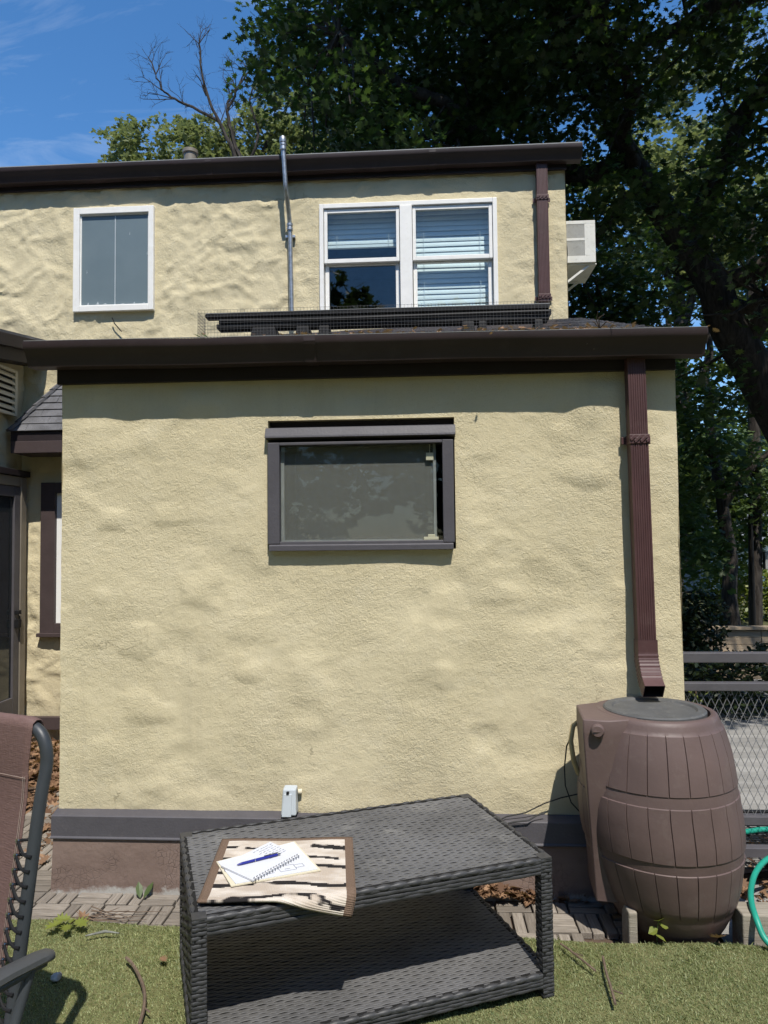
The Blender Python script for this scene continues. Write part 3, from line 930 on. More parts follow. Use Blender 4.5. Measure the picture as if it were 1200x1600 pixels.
mb = MB(); mb.add(inner + deep, [(k, (k + 1) % 4, 4 + (k + 1) % 4, 4 + k) for k in range(4)] + [(4, 5, 6, 7)])
mb.build('outlet', M['black'], sp)  # inside of the opening coloured black to paint in its shade
b = el.modifiers.new('bevel', 'BEVEL'); b.width = 0.0025; b.segments = 2; b.angle_limit = R(50)

# ---------------------------------------------------------------- windows
def ring_frame(m, x0, x1, z0, z1, w, y0, y1, ws=None):
    """four bars butted: stiles run full height"""
    l, r_, b_, t_ = ws if ws else (w, w, w, w)
    m.box((x0, y0, z0), (x0 + l, y1, z1)); m.box((x1 - r_, y0, z0), (x1, y1, z1))
    m.box((x0 + l, y0 + .001, z0), (x1 - r_, y1, z0 + b_)); m.box((x0 + l, y0 + .001, z1 - t_), (x1 - r_, y1, z1))
def room(x0, x1, y0, y1, z0, z1, name='room_interior'):
    m = MB()
    m.add([(x0, y0, z0), (x1, y0, z0), (x1, y1, z0), (x0, y1, z0), (x0, y0, z1), (x1, y0, z1), (x1, y1, z1), (x0, y1, z1)],
          [(0, 1, 2, 3), (7, 6, 5, 4), (1, 5, 6, 2), (2, 6, 7, 3), (3, 7, 4, 0)])
    return m.build(name, M['room'], HOUSE)
def plate(m, x0, x1, z0, z1, y, t=0.004):
    m.box((x0, y, z0), (x1, y + t, z1))

# low front window
m = MB()
m.box((-0.774, 3.445, 1.60), (-0.716, 3.545, 2.10)); m.box((0.085, 3.445, 1.60), (0.139, 3.545, 2.10))
m.box((-0.716, 3.4455, 1.594), (0.085, 3.545, 1.612))
m.box((-0.716, 3.4455, 2.085), (0.085, 3.545, 2.10))
w1 = m.build('window', M['trim'], HOUSE, bevel=0.003)
w1["label"] = "wide low window with grey-brown frame and insect screen"
m = MB()
m.prism([(3.441, 1.566), (3.545, 1.566), (3.545, 1.598), (3.447, 1.598), (3.441, 1.592)], -0.768, 0.133, lambda x, p: (x, p[0], p[1]))
m.build('sill', M['trim'], w1, bevel=0.002)
m = MB()
m.prism([(3.51, 2.182), (3.456, 2.174), (3.452, 2.170), (3.436, 2.132), (3.434, 2.122), (3.51, 2.112)], -0.786, 0.150, lambda x, p: (x, p[0], p[1]))
m.build('drip_cap', M['trim'], w1, bevel=0.002)
m = MB(); m.box((-0.776, 3.520, 2.183), (0.144, 3.56, 2.212)); m.build('head_board', M['fascia'], w1)  # near-black board paints the recess shadow above the drip cap
m = MB(); m.box((-0.716, 3.492, 1.612), (-0.700, 3.506, 2.085)); m.box((0.040, 3.492, 1.612), (0.054, 3.506, 2.085))
m.box((-0.700, 3.493, 1.612), (0.040, 3.505, 1.619)); m.build('screen_track', M['screen_frame'], w1)
m = MB(); m.box((-0.700, 3.498, 1.619), (0.040, 3.4995, 2.084)); m.build('insect_screen', M['screen'], w1)
m = MB(); m.box((-0.716, 3.474, 1.612), (0.085, 3.477, 2.085)); m.build('pane', M['glass_dim'], w1)
m = MB(); m.box((0.006, 3.482, 2.005), (0.042, 3.484, 2.041)); m.bar((0.024, 3.483, 2.041), (0.024, 3.483, 2.083), 0.002, 0.002, up=(0, 1, 0))
m.build('tag', M['cream'], w1)
m = MB(); m.box((-0.01, 3.478, 1.6125), (0.062, 3.490, 1.628)); m.box((0.010, 3.479, 1.628), (0.045, 3.489, 1.640)); m.build('latch', M['cream'], w1, bevel=0.002)
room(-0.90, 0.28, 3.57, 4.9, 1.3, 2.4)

# small upper window with a grey film behind the glass
m = MB(); ring_frame(m, -3.030, -2.316, 3.630, 4.547, 0.070, 5.905, 5.99, (0.056, 0.046, 0.052, 0.056))
w2 = m.build('window', M['white_frame'], HOUSE, bevel=0.004)
w2["label"] = "upper white window covered with grey film"
m = MB(); ring_frame(m, -2.974, -2.362, 3.682, 4.491, 0.010, 5.925, 5.945); m.build('glazing_bead', M['white_frame'], w2)
m = MB(); m.box((-2.964, 5.934, 3.692), (-2.372, 5.940, 4.481)); m.build('pane', M['film'], w2)
m = MB(); m.box((-2.669, 5.930, 3.692), (-2.662, 5.934, 4.481)); m.build('glazing_bar', M['outlet'], w2)
m = MB()
for x, hgt, wd in [(-2.905, .035, .02), (-2.82, .045, .025), (-2.755, .018, .04), (-2.60, .012, .05), (-2.495, .030, .018), (-2.41, .014, .03)]:
    m.add([(x - wd / 2, 5.9325, 3.697), (x + wd / 2, 5.9325, 3.697), (x + wd * .1, 5.9325, 3.695 + hgt * .65)], [(0, 1, 2)])
for x, z in [(-2.54, 4.30), (-2.385, 4.12), (-2.92, 3.97)]:
    m.add([(x, 5.9325, z), (x + .006, 5.9325, z + .01), (x + .003, 5.9325, z + .035)], [(0, 1, 2)])
fk = m.build('peeling_film', M['outlet'], w2); fk["kind"] = "stuff"

# wide upper window: two sash units with blinds
m = MB()
m.box((-0.874, 5.912, 3.50), (-0.838, 6.03, 4.502)); m.box((0.598, 5.912, 3.50), (0.635, 6.03, 4.502))
m.box((-0.838, 5.913, 4.462), (0.598, 6.03, 4.502)); m.box((-0.838, 5.913, 3.50), (0.598, 6.03, 3.53))
m.box((-0.186, 5.905, 3.53), (-0.082, 6.03, 4.462))
w3 = m.build('window', M['white_frame'], HOUSE, bevel=0.004)
w3["label"] = "wide white upper window of two sash units with blinds"
for x0, x1 in ((-0.838, -0.186), (-0.082, 0.598)):
    m = MB(); ring_frame(m, x0 + .004, x1 - .004, 3.990, 4.458, 0.03, 5.928, 5.960, (0.028, 0.028, 0.036, 0.034)); m.build('sash', M['white_frame'], w3, bevel=0.003)
    m = MB(); ring_frame(m, x0 + .006, x1 - .006, 3.532, 4.012, 0.03, 5.966, 5.998, (0.034, 0.034, 0.03, 0.034)); m.build('sash', M['white_frame'], w3, bevel=0.003)
    m = MB(); plate(m, x0 + .032, x1 - .032, 4.026, 4.424, 5.944); m.build('pane', M['glass'], w3)
    m = MB(); plate(m, x0 + .040, x1 - .040, 3.562, 3.978, 5.982); m.build('pane', M['glass'], w3)
def blind_slats(x0, x1, ztop, zbot, tilt):
    m = MB(); p = []
    for k in range(7):
        t = (k / 6 - .5); p.append((t * 0.052, 0.004 * (1 - 4 * t * t)))
    for k in range(6, -1, -1):
        t = (k / 6 - .5); p.append((t * 0.052, 0.004 * (1 - 4 * t * t) - 0.0012))
    ca, sa = math.cos(tilt), math.sin(tilt)
    m.prism(p, x0, x1, lambda x, q: (x, q[0] * ca - q[1] * sa, q[0] * sa + q[1] * ca))
    me = m.mesh('slat'); me.materials.append(M['blind'])
    z = ztop; n = 0
    off = OFF[HOUSE.name]
    while z > zbot:
        o = bpy.data.objects.new('slat', me); COL.objects.link(o); o.parent = w3
        o.location = (0, 6.045 - off[1], z - off[2]); o.rotation_euler = (rng.normal(0, .05), rng.normal(0, .004), 0)
        z -= 0.046; n += 1
    m = MB(); m.box((x0, 6.03, z - 0.012), (x1, 6.06, z + 0.012)); m.build('blind_rail', M['blind'], w3)
    for cx in (x0 + .08, x1 - .08):
        m = MB(); m.bar((cx, 6.02, z), (cx, 6.02, ztop + .03), 0.003, 0.003, up=(0, 1, 0)); m.build('blind_cord', M['blind'], w3)
blind_slats(-0.815, -0.205, 4.45, 4.21, R(76))
blind_slats(-0.062, 0.578, 4.45, 3.52, R(77))
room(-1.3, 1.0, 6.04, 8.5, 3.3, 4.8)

# pent roof over the ground floor side window
ya, za, yb, zb = 5.93, 3.012, 5.64, 2.553
def pent(t, x, h=0.0):
    n = np.array((0, -(za - zb), ya - yb)); n = n / np.linalg.norm(n)
    n = np.array((0, n[1], n[2]))
    return np.array((x, yb + (ya - yb) * t, zb + (za - zb) * t)) + h * n
m = MB()
m.add([(-3.42, yb, zb), (-1.84, yb, zb), (-1.84, ya, za), (-3.136, ya, za), (-3.42, ya, zb), (-1.84, ya, zb)],
      [(0, 1, 2, 3), (0, 3, 4), (0, 4, 5, 1), (3, 2, 5, 4), (1, 5, 2)])
pr = m.build('pent_roof', M['fascia'], HOUSE)
for k in range(7):
    t0, t1 = k / 7, min(1, (k + 1) / 7 + 0.02)
    x = -3.42 + (3.42 - 3.136) * t0; xr = -1.838; off = 0.13 * (k % 2) + rng.uniform(0, .05)
    xx = x
    while xx < xr - 0.02:
        w = (0.27 + rng.uniform(-.03, .05)) if xx > x else 0.12 + off
        a, b = xx + 0.0015, min(xx + w, xr) - 0.0015
        xl1 = max(a, -3.42 + (3.42 - 3.136) * t1)
        m = MB(); h = 0.012 + rng.uniform(0, .006)
        m.hexa([pent(t0, a, .001), pent(t0, b, .001), pent(t1, b, .001), pent(t1, xl1, .001), pent(t0 - .004, a, h), pent(t0 - .004, b, h), pent(t1, b, .005), pent(t1, xl1, .005)])
        m.build('shingle', M['shingle'], pr)
        xx += w
for k in range(6):                                        # hip caps
    t0, t1 = k / 6, (k + 1) / 6 + .03
    a, b = pent(t0, -3.42 + .284 * t0, .012), pent(t1, -3.42 + .284 * t1, .006)
    m = MB(); m.bar(a + np.array((-.008, 0, .002)), b + np.array((-.008, 0, -.004)), 0.075, 0.02, up=(-.5, -.6, .6)); m.build('hip_cap', M['shingle'], pr)
m = MB(); m.box((-3.415, 5.648, 2.472), (-1.84, 5.70, 2.556)); m.build('eave_board', M['fascia'], pr)
m = MB(); m.box((-3.405, 5.632, 2.372), (-1.84, 5.652, 2.470)); m.build('fascia', M['trim_dark'], pr, bevel=0.003)
m = MB(); m.box((-3.40, 5.654, 2.374), (-1.84, 5.925, 2.386)); m.build('soffit', M['trim_dark'], pr)

# side window under the pent roof
m = MB(); ring_frame(m, -3.292, -2.10, 0.862, 2.150, 0.12, 5.895, 5.96, (0.125, 0.125, 0.085, 0.09))
w4 = m.build('window', M['trim_dark'], HOUSE, bevel=0.004)
w4["label"] = "dark brown framed window under the small pent roof"
m = MB(); m.box((-3.31, 5.872, 0.835), (-2.08, 5.96, 0.866)); m.build('sill', M['trim_dark'], w4, bevel=0.003)
m = MB(); m.box((-3.166, 5.93, 0.948), (-2.226, 5.936, 2.058)); m.build('window_shade', M['blind'], w4)
m = MB(); m.box((-7.0, 5.875, 0.06), (-1.84, 5.925, 0.165)); m.build('base_flashing', M['trim_dark'], HOUSE, bevel=0.003)

# wing: eave, roof, louvre vent, door (all on the side wall)
zt = lambda y: 3.362 + 0.153 * (y - 5.879)
m = MB()
m.hexa([(-3.285, 3.0, zt(3.0) - .10), (-3.245, 3.0, zt(3.0) - .10), (-3.245, 5.90, zt(5.9) - .10), (-3.285, 5.90, zt(5.9) - .10),
        (-3.285, 3.0, zt(3.0)), (-3.245, 3.0, zt(3.0)), (-3.245, 5.90, zt(5.9)), (-3.285, 5.90, zt(5.9))])
m.build('gutter', M['fascia'], HOUSE, bevel=0.004)
m = MB()
m.hexa([(-3.46, 3.0, zt(3.0) - .20), (-3.29, 3.0, zt(3.0) - .20), (-3.29, 5.90, zt(5.9) - .20), (-3.46, 5.90, zt(5.9) - .20),
        (-3.46, 3.0, zt(3.0) - .02), (-3.29, 3.0, zt(3.0) - .02), (-3.29, 5.90, zt(5.9) - .02), (-3.46, 5.90, zt(5.9) - .02)])
m.build('fascia', M['fascia'], HOUSE)
m = MB()
m.hexa([(-7.0, 2.8, 2.95), (-3.25, 2.8, zt(2.8)), (-3.25, 5.92, zt(5.92)), (-7.0, 5.92, 3.45),
        (-7.0, 2.8, 2.98), (-3.25, 2.8, zt(2.8) + .02), (-3.25, 5.92, zt(5.92) + .02), (-7.0, 5.92, 3.48)])
m.build('roof', M['shingle'], HOUSE)
m = MB()
X0 = -3.452
m.box((X0, 5.22, 2.695), (X0 + .03, 5.25, 3.085)); m.box((X0, 5.72, 2.695), (X0 + .03, 5.755, 3.085))
m.box((X0, 5.25, 2.695), (X0 + .029, 5.72, 2.72)); m.box((X0, 5.25, 3.06), (X0 + .029, 5.72, 3.085))
vent = m.build('louvre_vent', M['cream'], HOUSE, bevel=0.002)
m = MB(); m.box((X0 - .01, 5.25, 2.72), (X0 + .002, 5.72, 3.06)); m.build('vent_back', M['black'], vent)
for k in range(6):
    z = 2.745 + k * 0.054
    m = MB(); m.hexa([(X0 + .004, 5.25, z + .018), (X0 + .028, 5.25, z - .006), (X0 + .028, 5.72, z - .006), (X0 + .004, 5.72, z + .018),
                      (X0 + .004, 5.25, z + .036), (X0 + .028, 5.25, z + .014), (X0 + .028, 5.72, z + .014), (X0 + .004, 5.72, z + .036)])
    m.build('slat', M['cream'], vent)
m = MB()
XD = -3.455
m.box((XD, 5.80, 0.16), (XD + .05, 5.88, 2.19)); m.box((XD, 4.86, 0.16), (XD + .05, 4.94, 2.19)); m.box((XD, 4.94, 2.11), (XD + .049, 5.80, 2.19))
door = m.build('door', M['tan_metal'], HOUSE, bevel=0.004)
door["label"] = "storm door with taupe metal frame and dark glass"
m = MB()
m.box((XD + .012, 5.715, 0.20), (XD + .042, 5.797, 2.105)); m.box((XD + .012, 4.943, 0.20), (XD + .042, 5.03, 2.105))
m.box((XD + .012, 5.03, 0.20), (XD + .041, 5.715, 0.36)); m.box((XD + .012, 5.03, 2.02), (XD + .041, 5.715, 2.105))
m.build('door_leaf', M['dark_metal'], door, bevel=0.003)
m = MB(); m.box((XD + .020, 5.03, 0.36), (XD + .024, 5.715, 2.02)); m.build('pane', M['car_glass'], door)
m = MB(); m.box((XD + .042, 5.73, 0.93), (XD + .075, 5.775, 1.0)); m.box((XD + .042, 5.73, 1.04), (XD + .075, 5.775, 1.075)); m.build('handle', M['black'], door, bevel=0.003)
m = MB(); m.box((XD, 4.83, 2.195), (XD + .07, 5.90, 2.245)); m.build('door_head', M['fascia'], door, bevel=0.004)
# ---------------------------------------------------------------- leaves and trees
MAPLE = np.array([(0, -.5), (.10, -.22), (.38, -.34), (.30, -.10), (.52, .06), (.26, .10), (.30, .34), (.12, .22), (0, .52), (-.12, .22), (-.30, .34), (-.26, .10), (-.52, .06), (-.30, -.10), (-.38, -.34), (-.10, -.22)])
OVAL = np.array([(0, -.5), (.20, -.18), (.22, .15), (0, .5), (-.22, .15), (-.20, -.18)])
CLUMP = np.array([(0, -.5), (.42, -.30), (.20, -.02), (.50, .22), (.06, .50), (-.20, .26), (-.52, .16), (-.24, -.08), (-.36, -.38)])
def leaf_mesh(name, pos, size, outline, up=0.6, seed=1, curl=0.0):
    """one leaf-shaped face per position, loosely facing up"""
    g = np.random.default_rng(seed)
    n = len(pos); k = len(outline)
    nr = g.normal(0, 1, (n, 3)); nr /= np.linalg.norm(nr, axis=1)[:, None]
    nr[:, 2] = np.abs(nr[:, 2]); nr = nr * (1 - up) + np.array((0, 0, up)); nr /= np.linalg.norm(nr, axis=1)[:, None]
    a = g.normal(0, 1, (n, 3)); u = np.cross(nr, a); u /= np.linalg.norm(u, axis=1)[:, None]; w = np.cross(nr, u)
    s = (size * g.uniform(0.65, 1.25, n))[:, None, None]
    O = outline[None]
    P = pos[:, None, :] + s * (O[..., 0:1] * u[:, None, :] + O[..., 1:2] * w[:, None, :])
    if curl:
        cz = (np.abs(outline[:, 0]) ** 1.5)[None, :, None] * g.uniform(-1, 1, n)[:, None, None] * curl
        P = P + s * cz * nr[:, None, :]
    me = np_mesh(name, P.reshape(-1, 3), np.full(n, k), np.arange(n * k))
    return me

def clusters_to_leaves(C, per, rad, flat, seed):
    g = np.random.default_rng(seed)
    n = len(C)
    d = g.normal(0, 1, (n, per, 3)); d /= np.linalg.norm(d, axis=2)[..., None]
    r = g.uniform(0.25, 1, (n, per, 1)) ** 0.6 * (rad * g.uniform(0.6, 1.3, (n, 1, 1)))
    p = C[:, None, :] + d * r * np.array((1, 1, flat))
    return p.reshape(-1, 3)

def sample_ellipsoids(ells, per_m3, seed, gap_scale=0.8, gap=-0.12):
    g = np.random.default_rng(seed); out = []
    for c, r in ells:
        c, r = np.array(c, float), np.array(r, float)
        n = int(4.19 * r.prod() * per_m3)
        d = g.normal(0, 1, (n, 3)); d /= np.linalg.norm(d, axis=1)[:, None]
        p = c + d * r * (g.uniform(0, 1, (n, 1)) ** 0.40)
        out.append(p)
    p = np.concatenate(out)
    nz_ = fbm(p[:, 0] * gap_scale + p[:, 2] * 0.37, p[:, 1] * gap_scale * .8 - p[:, 2] * 0.6 * gap_scale, seed, 3)
    return p[nz_ > gap]

def limb(m, pts, r0, r1, n=8, wob=0.05, seed=0):
    g = np.random.default_rng(seed)
    P = [np.array(p, float) for p in pts]
    Q = []; 
    for a, b in zip(P[:-1], P[1:]):
        for k in range(4): Q.append(a + (b - a) * k / 4)
    Q.append(P[-1])
    for i in range(1, len(Q) - 1): Q[i] = (Q[i - 1] + 2 * Q[i] + Q[i + 1]) / 4 + g.normal(0, wob, 3)
    m.tube(Q, [r0 + (r1 - r0) * i / (len(Q) - 1) for i in range(len(Q))], n)
    return Q

# --- big maple -----------------------------------------------------
maple = thing('maple_tree', (6.4, 10.5, -0.14), "huge dark green maple whose leaning trunk rises behind the house", "tree")
m = MB()
tq = limb(m, [(6.6, 10.5, -0.2), (5.7, 10.2, 1.7), (4.5, 10.0, 4.1), (3.84, 10, 5.4), (2.78, 10, 7.2), (2.45, 9.8, 8.6), (2.35, 9.5, 10.8)], 0.35, 0.08, 12, 0.03, 1)
m.build('trunk', M['bark'], maple, smooth=60)
LIMBS = [([(2.95, 10, 6.85), (2.0, 9.9, 6.72), (0.6, 9.4, 7.2), (-1.0, 8.6, 8.0)], .17, .05),
         ([(3.9, 10, 5.2), (4.9, 9.7, 5.4), (6.2, 9.3, 6.0), (7.6, 8.6, 6.6)], .15, .05),
         ([(4.4, 10, 4.3), (5.7, 9.4, 6.4), (6.0, 9.2, 8.3), (5.0, 9.2, 8.9), (3.5, 9.2, 8.35), (2.75, 9.2, 7.95)], .18, .07),
         ([(2.6, 9.9, 7.7), (1.6, 9.2, 9.0), (0.4, 8.4, 9.8), (-1.2, 7.8, 10.3)], .12, .04),
         ([(3.6, 10, 5.8), (3.9, 8.6, 6.6), (4.4, 6.8, 7.6), (4.8, 5.2, 8.4)], .14, .05),
         ([(3.0, 10, 6.7), (2.6, 8.9, 7.2), (2.0, 7.9, 7.6), (1.3, 7.4, 8.4)], .10, .03),
         ([(4.2, 10, 4.7), (4.3, 9.0, 4.6), (4.8, 7.8, 4.2), (5.2, 7.0, 3.9)], .10, .03),
         ([(2.9, 10.0, 6.5), (2.3, 10.2, 5.6), (1.9, 10.4, 5.0)], .09, .03)]
for i, (pts, a, b) in enumerate(LIMBS):
    m = MB(); limb(m, pts, a, b, 8, 0.05, 20 + i); m.build('limb', M['bark'], maple, smooth=60)
C = sample_ellipsoids([((2.6, 9.0, 8.8), (4.9, 3.6, 4.4)), ((5.8, 8.2, 5.6), (3.8, 2.6, 3.5)), ((5.0, 6.0, 10.0), (4.2, 3.4, 3.2)), ((1.2, 7.8, 10.6), (3.4, 2.6, 2.6)), ((2.4, 11.4, 7.2), (4.6, 1.6, 4.2)), ((-0.3, 10.2, 8.2), (2.4, 1.8, 2.6)), ((4.8, 4.2, 6.9), (3.8, 1.1, 1.3)), ((4.8, 4.2, 6.9), (3.8, 1.1, 1.3)), ((3.4, 11.6, 5.2), (3.0, 1.4, 2.8)), ((3.0, 10.8, 6.2), (3.0, 1.2, 2.4)), ((4.3, 8.6, 4.0), (1.5, .8, 1.2)), ((4.5, 8.8, 3.6), (1.2, .6, .7))], 4.2, 5, 0.85, -0.16)  # low overhead clumps are unseen, added to shade the hedge
# keep the sunlit house clear of the crown's shade, cut sky gaps and sun tunnels into the crown
x_, y_, z_ = C.T
hy = 5.94
tt = (hy - y_) / 0.558
zh, xh = z_ - tt, x_ - 0.168 * tt
shades_wall = (y_ < hy) & (zh < 5.15) & (xh < 1.9)
ground_y, ground_x = y_ + 0.558 * z_, x_ - 0.168 * z_
shades_yard = (ground_y < 6.45)
def near_seg(P, a, b, ra, rb):
    a, b = np.array(a), np.array(b); d = b - a; L = np.linalg.norm(d); d /= L
    t = np.clip((P - a) @ d, 0, L)
    dist = np.linalg.norm(P - a - t[:, None] * d, axis=1)
    return dist < ra + (rb - ra) * t / L
gap1 = near_seg(C, (1.55, 4.4, 4.1), (5.4, 15, 10.2), .22, .78)
gap2 = near_seg(C, (2.1, 6.0, 6.0), (4.6, 13.0, 11.4), .20, .50)
gap3 = near_seg(C, (2.55, 5.8, 3.3), (6.6, 15.0, 5.9), .15, .36)
inside = (z_ < 3.0) | ((x_ < 1.6) & (y_ < 6.4) & (z_ < 6.2)) | ((x_ < 1.5) & (z_ < 5.2)) | (x_ < -0.262 * y_ + 0.10 * np.sin(z_ * 3.1))
too_close = (y_ < 7.4) & ((z_ - 1.6) / y_ < 0.84)
lit1 = near_seg(C, (3.95, 8.9, .3), (3.95 + .168 * 14, 8.9 - .558 * 14, 14.3), .50, .50)  # clusters cut away so sun reaches the timber wall
lit2 = near_seg(C, (5.1, 12.6, 2.8), (5.1 + .168 * 14, 12.6 - .558 * 14, 16.8), 1.9, 2.1) & (np.random.default_rng(2).uniform(0, 1, len(C)) > .18)  # clusters thinned so sun reaches the tree beyond the wall
bare = np.zeros(len(C), bool)                            # the leaning trunk stays visible through the crown
for (p, q) in (((4.2, 10.0, 4.7), (3.84, 10, 5.4)), ((3.84, 10, 5.4), (2.78, 10, 7.2)), ((2.9, 10, 6.85), (2.0, 9.9, 6.72))):
    for d_ in (0.0, .7, 1.4, 2.1, 2.8):
        of = d_ * np.array((-.31, -.86, -.41))
        bare |= near_seg(C, np.array(p) + of, np.array(q) + of, .27, .24)
C = C[~(too_close | lit1 | lit2 | bare | shades_wall | shades_yard | gap1 | gap2 | gap3 | inside)]
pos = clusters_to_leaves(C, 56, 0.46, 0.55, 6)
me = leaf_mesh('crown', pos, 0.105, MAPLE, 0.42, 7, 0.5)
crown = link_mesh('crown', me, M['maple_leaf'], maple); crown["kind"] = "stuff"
# twigs between the limbs and the leaf clusters
m = MB(); allq = np.array([p for pts, a, b in LIMBS for p in pts] + [tuple(q) for q in tq[10:]])
g = np.random.default_rng(3)
for c in C[g.permutation(len(C))[:420]]:
    q = allq[np.argmin(np.linalg.norm(allq - c, axis=1))]
    if np.linalg.norm(q - c) > 3.2: continue
    mid = (q + c) / 2 + g.normal(0, .18, 3)
    m.tube([q, (q + mid) / 2 + g.normal(0, .06, 3), mid, c], [.028, .02, .014, .006], 4, False)
tw = m.build('twigs', M['bark'], maple); tw["kind"] = "stuff"

def leafy_tree(name, label, base, trunk, r0, limbs, ells, dens, per, rad, lsize, mat, outline=CLUMP, seed=1, gap=-0.15, group=None, cat="tree", flat=0.7, up=0.4, gs=0.8):
    t = thing(name, base, label, cat, group)
    if trunk:
        mm = MB(); limb(mm, trunk, r0, r0 * .35, 9, 0.03, seed); mm.build('trunk', M['bark'], t, smooth=60)
    for i, pts in enumerate(limbs):
        mm = MB(); limb(mm, pts, r0 * .45, r0 * .12, 6, 0.04, seed + i); mm.build('limb', M['bark'], t, smooth=60)
    Cc = sample_ellipsoids(ells, dens, seed, gs, gap)
    pp = clusters_to_leaves(Cc, per, rad, flat, seed + 1)
    mm = leaf_mesh('crown', pp, lsize, outline, up, seed + 2)
    cr_ = link_mesh('crown', mm, mat, t); cr_["kind"] = "stuff"
    return t

# pale tree showing above the roof, with a dead tree beside it
leafy_tree('oak_tree', "pale grey-green tree showing above the roof line beside the bare tree", (-6.4, 20.6, -0.14),
           [(-6.4, 20.6, -0.2), (-6.3, 20.4, 6), (-6.2, 20.2, 11)], 0.30, [[(-6.3, 20.3, 8), (-7.4, 20, 11), (-8.8, 20, 13)], [(-6.2, 20.2, 9), (-5, 20, 12), (-4.2, 20, 14)]],
           [((-7.6, 20, 12.1), (2.2, 1.6, 2.1)), ((-6.3, 19.6, 12.4), (1.6, 1.4, 1.5)), ((-5.7, 20.4, 12.3), (1.9, 1.6, 1.75)), ((-4.2, 20.2, 13.0), (1.2, 1.3, 2.3)), ((-2.6, 20.6, 13.2), (2.0, 1.5, 2.2))], 8.0, 34, 0.34, 0.14, M['leaf_pale'], CLUMP, 41, -0.30)
dead = thing('dead_tree', (-4.2, 16, -0.14), "bare leafless tree standing against the sky above the roof", "tree")
m = MB(); limb(m, [(-4.2, 16, -0.2), (-4.15, 16, 6), (-4.2, 16, 10.4)], .16, .075, 8, .03, 1); m.build('trunk', M['bark'], dead, smooth=60)
def twigs(mm, p, d, L, r, depth, g):
    p = np.array(p, float); d = np.array(d, float); d /= np.linalg.norm(d)
    pts = [p]
    for k in range(3):
        d = d + g.normal(0, .16, 3) * np.array((1, .8, 1)) + np.array((0, 0, .05)); d /= np.linalg.norm(d)
        pts.append(pts[-1] + d * L / 3)
    mm.tube(pts, [r, r * .85, r * .7, r * .5], 5, False)
    if depth <= 0: return
    for k in range(3 if depth > 1 else 2):
        q = pts[1 + int(g.integers(0, 3))]
        dd = d + g.normal(0, .55, 3) * np.array((1, .8, .8))
        twigs(mm, q, dd, L * g.uniform(.5, .75), r * .5, depth - 1, g)
g = np.random.default_rng(12)
DB = [[(-4.2, 16, 10.3), (-4.45, 16, 11.0), (-4.68, 16, 11.5), (-5.02, 16, 12.15), (-5.12, 16, 12.8), (-5.22, 16.1, 13.5)],
      [(-4.68, 16, 11.5), (-5.3, 15.9, 11.85), (-5.75, 15.9, 12.05), (-6.0, 15.8, 12.2), (-6.15, 15.8, 12.6)],
      [(-4.1, 16, 10.4), (-4.42, 16.1, 11.1), (-4.55, 16.1, 11.8), (-4.35, 16.2, 12.35), (-4.15, 16.2, 12.8)],
      [(-4.55, 16.1, 11.8), (-4.5, 16.2, 12.3), (-3.95, 16.2, 12.9)],
      [(-4.0, 16, 10.4), (-3.75, 16, 11.2), (-4.0, 16, 12.0), (-3.7, 16, 12.9)]]
for i, pts in enumerate(DB):
    m = MB(); limb(m, pts, .06 if i in (0, 2) else .036, .014, 6, .015, 50 + i)
    for p, q in zip(pts[1:], pts[2:] + [None]):
        dd = (np.array(q) - np.array(p)) if q else (np.array(p) - np.array(pts[-2]))
        for k in range(2 if q else 3):
            twigs(m, p, dd / np.linalg.norm(dd) + g.normal(0, .45, 3) * np.array((1, .6, .8)), g.uniform(.38, .62), .013, 3, g)
    m.build('limb', M['bark'], dead, smooth=60)

# trees beyond the driveway
leafy_tree('tree', "mid green tree with sunlit leaves standing beyond the timber wall", (5.5, 13.2, -0.14),
           [(5.5, 13.2, -0.2), (5.4, 13.2, 1.2), (5.25, 13.3, 3.8), (5.3, 13.4, 5.5)], 0.15, [[(5.4, 13.2, 2.2), (6.2, 12.8, 3.4), (6.6, 12.5, 4.4)], [(5.3, 13.2, 3.0), (4.6, 12.8, 3.8)]],
           [((5.0, 13.8, 3.2), (1.7, 1.6, 2.3)), ((6.1, 14.5, 2.5), (1.0, 1.1, 1.5)), ((5.3, 15.4, 2.3), (2.1, 1.0, 1.7)), ((4.85, 12.2, 2.7), (1.5, .7, 1.9)), ((5.3, 12.4, 1.5), (1.0, .5, .8))], 12, 26, 0.34, 0.13, M['leaf_mid'], CLUMP, 61, -0.05)
leafy_tree('tree', "forked tree rising behind the sunlit green foliage near the pole", (7.5, 20.5, -0.14),
           [(7.0, 20.5, -0.2), (7.0, 20.5, 3), (7.15, 20.5, 5.2), (7.0, 20.5, 8)], 0.22, [[(7.1, 20.5, 4.8), (7.9, 20.4, 6.3), (8.4, 20.3, 8)]],
           [((7.2, 21, 3.2), (2.2, 1.5, 2.4)), ((6.6, 21.5, 7.6), (2.2, 1.5, 1.5))], 4.5, 26, 0.42, 0.2, M['leaf_mid'], CLUMP, 71, -0.05)
leafy_tree('tree', "light green tree seen through the opening in the maple crown", (8.6, 24, -0.14),
           [(8.6, 24, -0.2), (8.5, 24, 7), (8.6, 24, 13)], 0.35, [[(8.5, 24, 8), (9.8, 23.5, 13)], [(8.5, 24, 9), (7.4, 23.5, 13)]],
           [((7.6, 24, 12.8), (2.6, 2.0, 3.4)), ((10.5, 24, 12), (3.0, 2.0, 3.6)), ((9.5, 24.5, 17.3), (2.4, 1.6, 1.6))], 3.0, 30, 0.5, 0.22, M['leaf_pale'], CLUMP, 81, -0.1)
